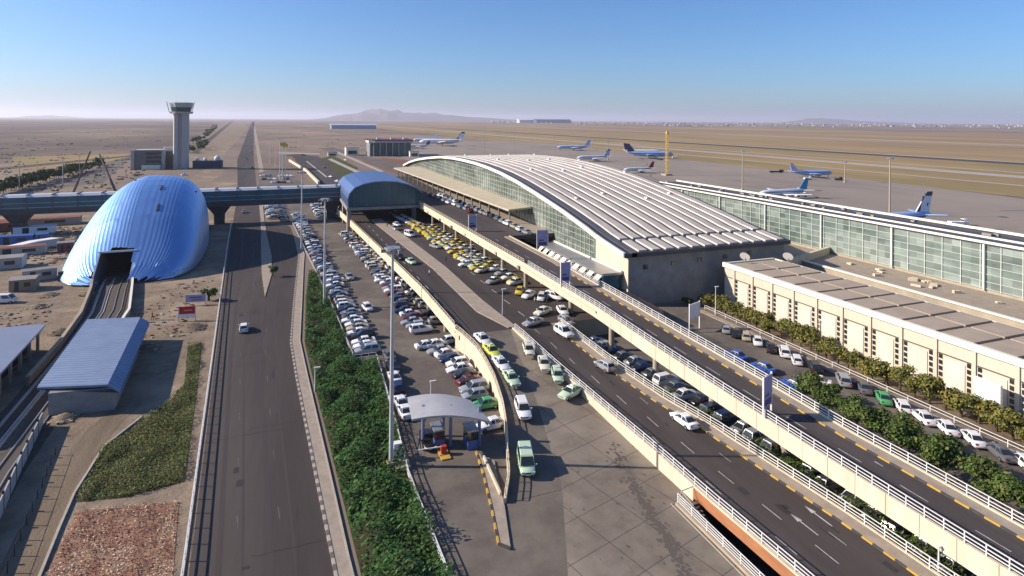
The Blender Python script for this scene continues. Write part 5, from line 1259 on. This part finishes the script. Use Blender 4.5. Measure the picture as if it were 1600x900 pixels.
def car_meshes(kind, color):
    key = (kind, color)
    if key in CM: return CM[key]
    K = KIND[kind]; M_ = {}
    b = MB(); rr = []
    for x, zl, zh, hw in K['st']:
        zm = zl+(zh-zl)*.45
        rr.append([(x,-hw*.86,zl),(x,hw*.86,zl),(x,hw*.98,zl+.1),(x,hw,zm),(x,hw*.95,zh-.07),(x,hw*.84,zh),(x,-hw*.84,zh),(x,-hw*.95,zh-.07),(x,-hw,zm),(x,-hw*.98,zl+.1)])
    b.loft(rr)
    xb0, xb1, wb, zb = K['gb']; xt0, xt1, wt, zt = K['gt']
    base = [(xb0,-wb),(xb1,-wb),(xb1,wb),(xb0,wb)]; top = [(xt0,-wt),(xt1,-wt),(xt1,wt),(xt0,wt)]
    zm_ = zt-.06
    b.loft([[(x,y,zb-.12) for x,y in base],[(x,y,zm_) for x,y in top],[(x*.96+(xt0+xt1)*.02,y*.9,zt) for x,y in top]])
    M_['body'] = b.mesh('body', PAINT[color], smooth=True)
    def pane(p00, p10, p11, p01, inset, out):
        a = [Vector(p) for p in (p00,p10,p11,p01)]; c = sum(a, Vector())/4; nn = (a[1]-a[0]).cross(a[3]-a[0]).normalized()
        if nn.dot(c-Vector(((xt0+xt1)/2,0,zb))) < 0: nn = -nn
        q = [c+(p-c)*inset+nn*out for p in a]; m_ = MB(); m_.poly(q); m_.poly([p-nn*.02 for p in q][::-1])
        for i in range(4): m_.poly((q[i],q[i]-nn*.02,q[(i+1)%4]-nn*.02,q[(i+1)%4]))
        return m_
    B = [(x,y,zb) for x,y in base]; Tt = [(x,y,zm_-.03) for x,y in top]
    M_['windscreen'] = pane(B[1],B[2],Tt[2],Tt[1],.9,.012).mesh('windscreen', glass_dark)
    M_['rear_window'] = pane(B[3],B[0],Tt[0],Tt[3],.86,.012).mesh('rear_window', glass_dark)
    for s, (i0, i1) in ((-1,(0,1)),(1,(2,3))):
        m_ = MB(); b0, b1, t0, t1 = Vector(B[i0]), Vector(B[i1]), Vector(Tt[i0]), Vector(Tt[i1])
        for f0, f1 in ((.05,.48),(.53,.95)):
            pm = pane(b0.lerp(b1,f0), b0.lerp(b1,f1), t0.lerp(t1,f1), t0.lerp(t1,f0), .92, .012)
            k = len(m_.v); m_.v += pm.v; m_.f += [tuple(k+i for i in f) for f in pm.f]; m_.m += pm.m
        M_['side_window%d' % s] = m_.mesh('side_window', glass_dark)
    xf, xr = K['st'][-1][0], K['st'][0][0]; zf = K['st'][-1][2]; hw = K['st'][-1][3]; zr = K['st'][0][2]; hr = K['st'][0][3]
    for s in (-1,1):
        m_ = MB(); m_.box((xf-.12,s*(hw-.08),zf-.04),(.24,.3,.16)); M_['headlight%d' % s] = m_.mesh('headlight', lamp_white)
        m_ = MB(); m_.box((xr+.05,s*(hr-.1),zr-.03),(.16,.26,.18)); M_['taillight%d' % s] = m_.mesh('taillight', lamp_red)
        m_ = MB(); m_.box((xb1-.25,s*(wb+.16),zb+.07),(.14,.2,.14)); M_['mirror%d' % s] = m_.mesh('mirror', PAINT[color])
    m_ = MB(); m_.box((xf+.0,0,.46),(.04,.5,.12)); M_['number_plate'] = m_.mesh('number_plate', plate_white)
    m_ = MB(); m_.box((xf-.05,0,zf-.1),(.14,.62,.13)); M_['grille'] = m_.mesh('grille', dark_metal)
    r = .33 if kind in ('estate','van') else .30
    m_ = MB(); m_.tube((0,-.1,0),(0,.1,0),r,n=14,m=0); m_.tube((0,-.112,0),(0,.112,0),r*.62,n=10,m=1); M_['wheel'] = m_.mesh('wheel', [tyre, rim], smooth=False)
    M_['r'] = r; M_['wx'] = (K['st'][1][0]*.63, K['st'][5][0]*.72); M_['wy'] = .76 if kind != 'van' else .83
    CM[key] = M_; return M_
CARS = []; NCAR = [0]
def car(label, kind, color, x, y, z, rz, lod, group, cat=None, taxi=False, pitch=0.0):
    M_ = car_meshes(kind, color)
    nm = 'taxi' if taxi else ('van' if kind == 'van' else 'parked_car' if group and 'parked' in group else 'car')
    t = thing(nm, label, cat or ('taxi' if taxi else 'van' if kind == 'van' else 'car'), (x,y,z), group, rz); t.rotation_euler = (0,-pitch,rz)
    NCAR[0] += 1
    obj('body', M_['body'], t)
    if lod <= 2:
        for p in ('windscreen','rear_window'): obj(p, M_[p], t)
        for s in (-1,1): obj('side_window', M_['side_window%d' % s], t)
    if lod <= 1:
        for wx in M_['wx']:
            for s in (-1,1): obj('wheel', M_['wheel'], t, (wx, s*M_['wy'], M_['r']))
    if lod <= 0:
        for s in (-1,1):
            for p in ('headlight','taillight','mirror'): obj(p, M_['%s%d' % (p,s)], t)
        for p in ('number_plate','grille'): obj(p, M_[p], t)
        if taxi:
            m_ = MB(); K = KIND[kind]; m_.box(((K['gt'][0]+K['gt'][1])/2,0,K['gt'][3]+.06),(.22,.5,.14)); m_.build('roof_sign', plate_white, t, org=(0,0,0))
    return t
COLS = ['white']*9+['silver']*5+['grey']*3+['black']*3+['dark blue']+['dark red']+['beige']
KINDS_ = ['saloon']*6+['hatchback']*3+['estate']*2
lot = 'parked cars in the open car park'
def row(desc, pts, a, lod_y, group, cols=None, kinds=None, jit=.25, z=.03, flip=None, skip=0.0, cat=None, taxi=False):
    k = 0
    for (x, y) in pts:
        if R.random() < skip: continue
        k += 1; c = R.choice(cols or COLS); kd = R.choice(kinds or KINDS_)
        rz = a + R.gauss(0,.03) + (math.pi if flip and R.random() < flip else 0)
        ln = {'saloon':'saloon','hatchback':'hatchback','estate':'estate','van':'van'}[kd]
        if taxi: ln = 'taxi'
        lod = 1 if y < lod_y[0] else 2 if y < lod_y[1] else 3
        car('%s %s, %s from the near end, %s' % (c, ln, ordn(k), desc), kd, c, x+R.gauss(0,jit), y+R.gauss(0,.08), z, rz, lod, group, cat, taxi)
R.seed(5)
ang = rad(180+4)
ys1 = frange(97.6,196,2.55)
row('long outer row along the hedge railing', [(T([(95.6,9.9),(132,8.5),(186,5.3),(245,1.9)],y), y) for y in ys1], rad(183), (125,240), lot, flip=.35)
row('outer row under the footbridge', [(T([(95.6,9.9),(132,8.5),(186,5.3),(245,1.9)],y), y) for y in frange(200,262,3.2)], rad(183), (0,300), lot, flip=.3)
row('middle row facing the wide aisle', [(T([(102,20.8),(143,20.3),(203,17.1),(215,16.2)],y), y) for y in frange(105,212,2.6)], rad(183), (125,240), lot, flip=.35)
row('inner row beside the viaduct columns', [(T([(102,25.9),(143,25.0),(203,21.8),(215,20.6)],y), y) for y in frange(109,206,2.7)], rad(3), (125,240), lot, flip=.3, skip=.06)
row('block of cars beyond the footbridge', [(T([(240,10.6),(305,9.4)],y)+dx, y) for y in frange(252,300,3.4) for dx in (0,5.0)], rad(183), (0,300), lot, flip=.3)
row('left column of the small walled lot', [(T([(255,-8.9),(300,-11.2)],y), y) for y in frange(256,300,4.6)], rad(183), (0,270), lot)
row('right column of the small walled lot', [(T([(247,-3.9),(300,-6.6)],y), y) for y in frange(248,300,4.6)], rad(3), (0,270), lot)
# loose cars of the near lot, in the order of the photograph
def px(label, kind, color, u, v, rz, z=.03, lod=0, group=None, taxi=False, zoff=.45, pitch=0.0):
    p = at(u, v, z+zoff); car(label, kind, color, p.x, p.y, z, rz, lod, group, None, taxi, pitch)
nb = 'parked cars beside the curved wall'
for u, v, c, kd, lab in ((667,540,'white','saloon','white saloon first in the short row across the aisle end'),(682,538,'white','saloon','white saloon in the middle of the short row across the aisle end'),(699,533,'white','hatchback','white hatchback against the viaduct wall start'),
    (686,548,'silver','saloon','silver saloon just behind the short white row'),(698,553,'white','saloon','white saloon second along the curved wall row'),(706,561,'dark blue','saloon','dark blue saloon along the curved wall row'),(715,568,'white','hatchback','white hatchback after the dark blue saloon by the wall'),
    (718,577,'white','saloon','white saloon with its nose out beside the curved wall'),(727,586,'black','saloon','black saloon beside the dark red car at the curved wall'),(733,595,'dark red','saloon','dark red saloon beside the curved wall'),(741,608,'silver','estate','silver estate nearest the toll canopy by the wall'),
    (742,618,'silver','hatchback','silver hatchback at the back edge of the toll canopy'),(758,632,'green','saloon','green saloon half under the toll canopy roof')):
    px(lab, kd, c, u, v, rad(R.choice((183,183,10)))+R.gauss(0,.05), group=nb, lod=0 if v > 560 else 1)
rl = 'parked cars along the hedge railing'
for u, v, c, kd, lab in ((608,556,'grey','saloon','grey saloon at the far end of the hedge railing line'),(613,572,'dark blue','saloon','dark blue saloon behind the tall mast by the hedge railing'),(616,590,'white','saloon','white saloon third along the hedge railing'),(620,606,'dark blue','hatchback','dark blue hatchback in the hedge railing line'),(626,629,'white','saloon','white saloon second from the toll lane by the hedge'),(632,643,'white','saloon','white saloon nearest the toll lane by the hedge')):
    px(lab, kd, c, u, v, rad(93), group=rl)
px('dark grey saloon passing under the left bay of the toll canopy','saloon','black',668,688,rad(268))
px('white saloon waiting behind the right toll booth','saloon','white',768,664,rad(186))
for u, v, c, kd, lab, rz in ((574,481,'white','hatchback','white hatchback driving up the wide parking aisle',-82),(546,433,'silver','saloon','silver saloon driving far up the parking aisle',-84)):
    px(lab, kd, c, u, v, rad(rz), group='cars driving in the parking aisle')
# the queue on the taxi lane and the plaza
zz = lambda u, v: T(ZP, at(u,v,1.0).y)
for u, v, c, kd, tx, rz, lab in ((754,529,'white','saloon',True,-82,'cream white taxi, last of the queue along the curved wall'),(768,547,'lime','saloon',True,-84,'lime yellow taxi in the queue along the curved wall'),(783,567,'white','saloon',True,-87,'white taxi just behind the pale green one'),
    (799,590,'pale green','saloon',True,-91,'pale green taxi behind the white sport car in the queue'),(817,639,'white','estate',False,-101,'white tall estate car following the van down the lane'),(822,722,'pale green','van',True,-106,'pale green van leading the queue past the exit island'),
    (826,545,'cream','hatchback',True,-103,'cream hatchback taxi beside the ramp railing start'),(850,567,'cream','saloon',True,-106,'cream saloon taxi by the middle ramp railing'),(871,585,'pale green','hatchback',True,-108,'pale green hatchback taxi facing the plaza'),(892,612,'pale green','saloon',True,205,'pale green taxi turning across the plaza')):
    px(lab, kd, c, u, v, rad(rz), zz(u,v)+.02, 0, 'taxis and cars coming down to the plaza', tx, .6, -.05 if v < 650 and rz < 0 else 0)
for u, v, c, kd, rz, lab in ((881,520,'white','estate',-84,'white estate car entering the middle ramp'),(885,502,'silver','hatchback',-84,'silver hatchback behind the white estate at the ramp top'),(833,504,'silver','saloon',-160,'silver saloon crossing at the head of the middle ramp'),(848,487,'cream','saloon',-150,'cream saloon taxi before the flyover columns'),(879,486,'white','saloon',-100,'white saloon under the flyover edge at the ramp top')):
    px(lab, kd, c, u, v, rad(rz), 3.33, 0, 'cars at the head of the middle ramp')
px('white saloon driving down the middle ramp','saloon','white',1069,657,rad(92),T(ZR,54)+.01)
px('silver hatchback driving on the upper middle ramp','hatchback','silver',945,572,rad(98),T(ZR,73)+.01)
# arrivals street
for u, v, c, kd, rz, tx, lab in ((642,409,'pale green','saloon',-80,True,'pale green and white taxi on the arrivals viaduct lane'),(625,402,'black','saloon',-82,False,'black saloon ahead of the green taxi on the viaduct lane'),(640,367,'white','van',-75,False,'white van on the arrivals street'),(620,351,'white','saloon',-80,False,'white saloon near the pavilion shadow'),(617,357,'silver','hatchback',-80,False,'silver hatchback beside the white saloon near the pavilion'),
    (680,385,'silver','saloon',-70,False,'silver saloon beside the yellow taxi rank'),(771,439,'silver','saloon',-150,False,'silver saloon crossing the arrivals street by two yellow taxis'),(804,439,'yellow','saloon',-155,True,'bright yellow taxi turning alone on the arrivals street'),(812,455,'yellow','saloon',-120,True,'second loose yellow taxi on the arrivals street'),(826,461,'white','saloon',-140,True,'white taxi next to the second loose yellow one'),(846,465,'white','hatchback',-120,False,'white hatchback at the end of the taxi rank'),(866,464,'white','estate',-60,False,'white estate under the flyover at the rank end'),
    (729,413,'white','saloon',-170,True,'white taxi pulling out of the rank'),(746,411,'pale green','saloon',-165,True,'pale green taxi beside the one pulling out'),(753,422,'cream','saloon',-150,True,'cream taxi nearest the loose silver saloon')):
    px(lab, kd, c, u, v, rad(rz), 3.33, 1, 'cars on the arrivals street', tx)
row('taxi rank under the flyover', [(T([(130,42.6),(170,41.6),(215,39.2)],y), y) for y in frange(136,206,2.25)], rad(200), (150,400), 'taxis in the rank under the flyover', cols=['yellow']*6+['white','cream','pale green','yellow'], kinds=['saloon'], z=3.32, taxi=True, jit=.35, skip=.08)
row('inner taxi rank behind the columns', [(T([(124,46.4),(170,45.8),(200,44.2)],y), y) for y in frange(120,196,4.4)], rad(200), (0,400), 'taxis in the rank under the flyover', cols=['yellow','white','silver','white','cream'], kinds=['saloon'], z=3.32, taxi=True, jit=.2)
row('dark rank inside the pavilion shadow', [(T([(208,39.6),(235,37)],y), y) for y in frange(209,232,2.6)], rad(200), (0,400), 'taxis in the rank under the flyover', cols=['pale green','white','silver'], kinds=['saloon'], z=3.32, taxi=True)
# drop-off on the flyover
row('drop-off kerb line before the terminal', [(T([(146,60.2),(200,59.4),(235,57)],y)+R.uniform(-.2,.2), y) for y in frange(147,236,4.9)], rad(92), (170,300), 'cars dropping off at the terminal', z=9.33, jit=.1)
row('second drop-off line in the canopy shadow', [(T([(190,56.8),(235,54)],y), y) for y in frange(190,238,6)], rad(92), (0,300), 'cars dropping off at the terminal', z=9.33, jit=.3)
# cars in the shade under the flyover
row('shaded row between hedge and flyover', [(T([(20,54.6),(50,54.0),(80,51.5),(88,50.5)],y), y) for y in frange(24,88,2.65)], rad(8), (60,300), 'cars parked in the shade under the flyover', cols=['black','grey','dark blue','silver','white','black','grey'], z=.04)
px('red car in the shade behind a flyover column','hatchback','red',1128,634,rad(8),.04,1,'cars parked in the shade under the flyover')
# street at the cargo block
sg = 'cars parked along the cargo street'
for u, v, c, kd, rz, lab in ((1135,515,'silver','hatchback',50,'silver hatchback first at the far end of the cargo street'),(1150,521,'black','saloon',50,'black saloon second at the far end of the cargo street'),(1166,526,'beige','hatchback',50,'beige hatchback third at the far end of the cargo street'),(1184,533,'white','saloon',50,'white saloon beside the beige hatchback on the cargo street'),
    (1205,544,'black','saloon',50,'black saloon after the white one on the cargo street'),(1226,551,'white','estate',50,'white estate with dark rear window on the cargo street'),(1245,563,'white','hatchback',50,'white hatchback near the two blue cars'),(1272,575,'black','estate',58,'black estate half in tree shade on the cargo street'),
    (1318,595,'silver','estate',50,'silver estate beside the white saloon out in the lane'),(1350,606,'grey','saloon',50,'grey saloon in the tree shade before the green car'),(1380,622,'green','saloon',50,'bright green car on the cargo street'),(1410,635,'white','hatchback',50,'white hatchback next to the bright green car'),
    (1442,652,'white','saloon',64,'white saloon second after the bright green car'),(1478,668,'white','saloon',58,'white saloon third after the bright green car'),(1519,685,'white','saloon',58,'white saloon fourth after the bright green car'),(1562,707,'grey','saloon',62,'dark saloon fifth after the bright green car'),(1600,722,'white','saloon',60,'white saloon cut by the right picture edge')):
    px(lab, kd, c, u, v, rad(rz), .03, 0 if u > 1200 else 1, sg)
px('white pickup like saloon out in the lane by the flyover shadow','saloon','white',1276,596,rad(125),.03,0)
for u, v, lab in ((1150,556,'dark blue saloon in the flyover shadow at the street start'),(1192,575,'blue saloon in the flyover shadow on the cargo street'),(1240,602,'bright blue car nearer the white one in the lane')):
    px(lab, 'saloon', 'blue', u, v, rad(100), .03, 1, 'blue cars in the flyover shadow')
for u, v, c, lab in ((1190,520,'white','white car behind hoarding'),): pass
# left road and others
px('white hatchback alone on the wide left road','hatchback','white',381,513,rad(92),.03)
for u, v, c, lab in ((391,236,'white','tiny white car far up the wide road'),(386,248,'grey','tiny grey car far up the wide road'),(394,262,'black','dark car on the road just beyond the footbridge'),(381,331,'silver','silver car in the footbridge shadow on the wide road'),(388,212,'white','farthest white car on the wide road')):
    px(lab, 'saloon', c, u, v, rad(93), .03, 2)
px('white truck like van at the left yard edge','van','white',8,470,rad(-10),.03,1)
px('white saloon parked beside the curving site road','saloon','white',78,287,rad(30),.03,2); px('silver saloon on the site road before the tower','saloon','silver',93,283,rad(30),.03,2)
px('white car behind the domed station roof','saloon','white',288,273,rad(30),.03,2)
for u, v, c, lab in ((527,283,'white','white car at the left end of the pavilion roof'),(517,276,'white','white car on the far road behind the pavilion'),(506,262,'dark red','dark car on the far road near the grass'),(540,250,'white','white car before the small distant terminal')):
    px(lab, 'saloon', c, u, v, rad(120), .05, 2)

row('far lot behind the footbridge', [(at(u,v,0).x, at(u,v,0).y) for v in (286,281,276) for u in (412,420,428,436,445,454)], rad(150), (0,200), 'cars in the far lot behind the footbridge', jit=1.2, skip=.2)
# ------------------------------------------------------------------ people
def person(label, x, y, z, rz, top, legs, step=.18):
    V = {'pelvis':(0,0,.92),'belly':(0,0,1.1),'chest':(0,.02,1.32),'neck':(0,.02,1.48),'head':(0,0,1.62),'crown':(0,0,1.72)}
    for s, n in ((-1,'l'),(1,'r')):
        V['hip'+n]=(s*.09,0,.88); V['knee'+n]=(s*.1,-s*step*.6,.5); V['foot'+n]=(s*.1,-s*step,.06); V['toe'+n]=(s*.1,-s*step-.16,.04)
        V['sh'+n]=(s*.19,.02,1.4); V['el'+n]=(s*.25,.04+s*.05,1.13); V['ha'+n]=(s*.25,-.05+s*.1,.88)
    E = [('pelvis','belly'),('belly','chest'),('chest','neck'),('neck','head'),('head','crown')]
    for n in 'lr': E += [('pelvis','hip'+n),('hip'+n,'knee'+n),('knee'+n,'foot'+n),('foot'+n,'toe'+n),('chest','sh'+n),('sh'+n,'el'+n),('el'+n,'ha'+n)]
    RADI = {'pelvis':.14,'belly':.13,'chest':.15,'neck':.06,'head':.11,'crown':.08}
    keys = list(V); me = bpy.data.meshes.new('person'); me.from_pydata([V[k] for k in keys], [(keys.index(a),keys.index(c)) for a, c in E], [])
    o = bpy.data.objects.new('person', me); COL.objects.link(o)
    md_ = o.modifiers.new('skin','SKIN'); sv = me.skin_vertices[0].data
    for i, k in enumerate(keys):
        r = RADI.get(k) or {'hip':.095,'knee':.065,'foot':.05,'toe':.04,'sh':.07,'el':.05,'ha':.045}[k[:-1]]
        sv[i].radius = (r,r); sv[i].use_root = (k == 'pelvis')
    o.modifiers.new('sub','SUBSURF').levels = 1
    dg = bpy.context.evaluated_depsgraph_get(); me2 = bpy.data.meshes.new_from_object(o.evaluated_get(dg)); o.modifiers.clear(); o.data = me2
    me2.materials.clear()
    for mm in (mat('skin', (.42,.26,.18), .6), top, legs, mat('hair', (.02,.016,.013), .7)): me2.materials.append(mm)
    for p in me2.polygons:
        c = p.center; p.material_index = 3 if c.z > 1.67 or (c.z > 1.58 and c.y > .04) else 0 if c.z > 1.47 or (abs(c.x) > .17 and c.z < .97) else 2 if c.z < .95 else 1
    o.location = (x,y,z); o.rotation_euler = (0,0,rz); tag(o, label, 'person'); return o
orange_c = mat('cloth_orange', (.5,.12,.04), .8); dark_c = mat('cloth_dark', (.03,.03,.035), .8); white_c = mat('cloth_white', (.6,.6,.58), .8); blue_c = mat('cloth_blue', (.06,.09,.2), .8)
for u, v, z, tp, lg, rz, lab in ((238,500,.02,orange_c,mat('cloth_brown',(.2,.06,.03),.8),1.2,'person in orange work clothes standing on the dirt by the tracks'),(605,355,3.48,dark_c,dark_c,.4,'person in dark clothes standing on the arrivals median'),(782,418,3.32,dark_c,blue_c,2.0,'person in dark jacket beside a flyover column'),(790,416,3.32,blue_c,dark_c,1.0,'person in blue top next to the one in dark jacket'),(855,478,3.32,dark_c,dark_c,.2,'person in dark clothes near the cream taxi'),(620,385,3.48,white_c,dark_c,2.4,'person in white shirt on the median by the black saloon'),(697,408,3.32,blue_c,dark_c,.6,'person in blue beside the pale taxi rank end'),(664,424,3.48,dark_c,blue_c,1.6,'person in dark top walking on the arrivals median middle'),(671,432,3.48,white_c,dark_c,1.5,'person in white top walking behind the dark one on the median'),(836,476,3.32,white_c,blue_c,.3,'person in white top near the rank end'),(700,316,9.48,dark_c,dark_c,.5,'person in dark clothes on the drop-off pavement far end'),(730,328,9.48,blue_c,dark_c,2.5,'person in blue on the drop-off pavement'),(752,337,9.48,white_c,dark_c,1.5,'person in white on the drop-off pavement'),(787,349,9.48,dark_c,blue_c,.9,'person in dark top at the near end of the drop-off pavement'),(655,702,.03,blue_c,dark_c,.9,'person in blue standing at the toll barrier'),(722,640,.03,white_c,dark_c,2.9,'person in white between toll canopy and parked cars')):
    p = at(u,v,z); person(lab, p.x, p.y, z, rz, tp, lg)

# ------------------------------------------------------------------ haze
HAZE_D = 4.5e-5
b = MB(); HB = 59000.0; z0, z1 = -5.0, 420.0
b.prism([(-HB,-HB*.3),(HB,-HB*.3),(HB,HB),(-HB,HB)], z0, z1)
hz = b.build('haze', bpy.data.materials.new('haze_air')); hm = hz.data.materials[0]; hm.use_nodes = True
n = hm.node_tree.nodes; n.clear(); L = hm.node_tree.links
o_ = n.new('ShaderNodeOutputMaterial'); pv_ = n.new('ShaderNodeVolumePrincipled')
pv_.inputs['Color'].default_value = (0.85,0.875,1.0,1); pv_.inputs['Density'].default_value = HAZE_D; pv_.inputs['Anisotropy'].default_value = 0.35
L.new(pv_.outputs[0], o_.inputs['Volume']); hz['kind'] = 'stuff'; hz['label'] = 'thin pale haze over the whole plain'
try: hm.volume_intensity = 1.0
except Exception: pass
print('CARS', NCAR[0])
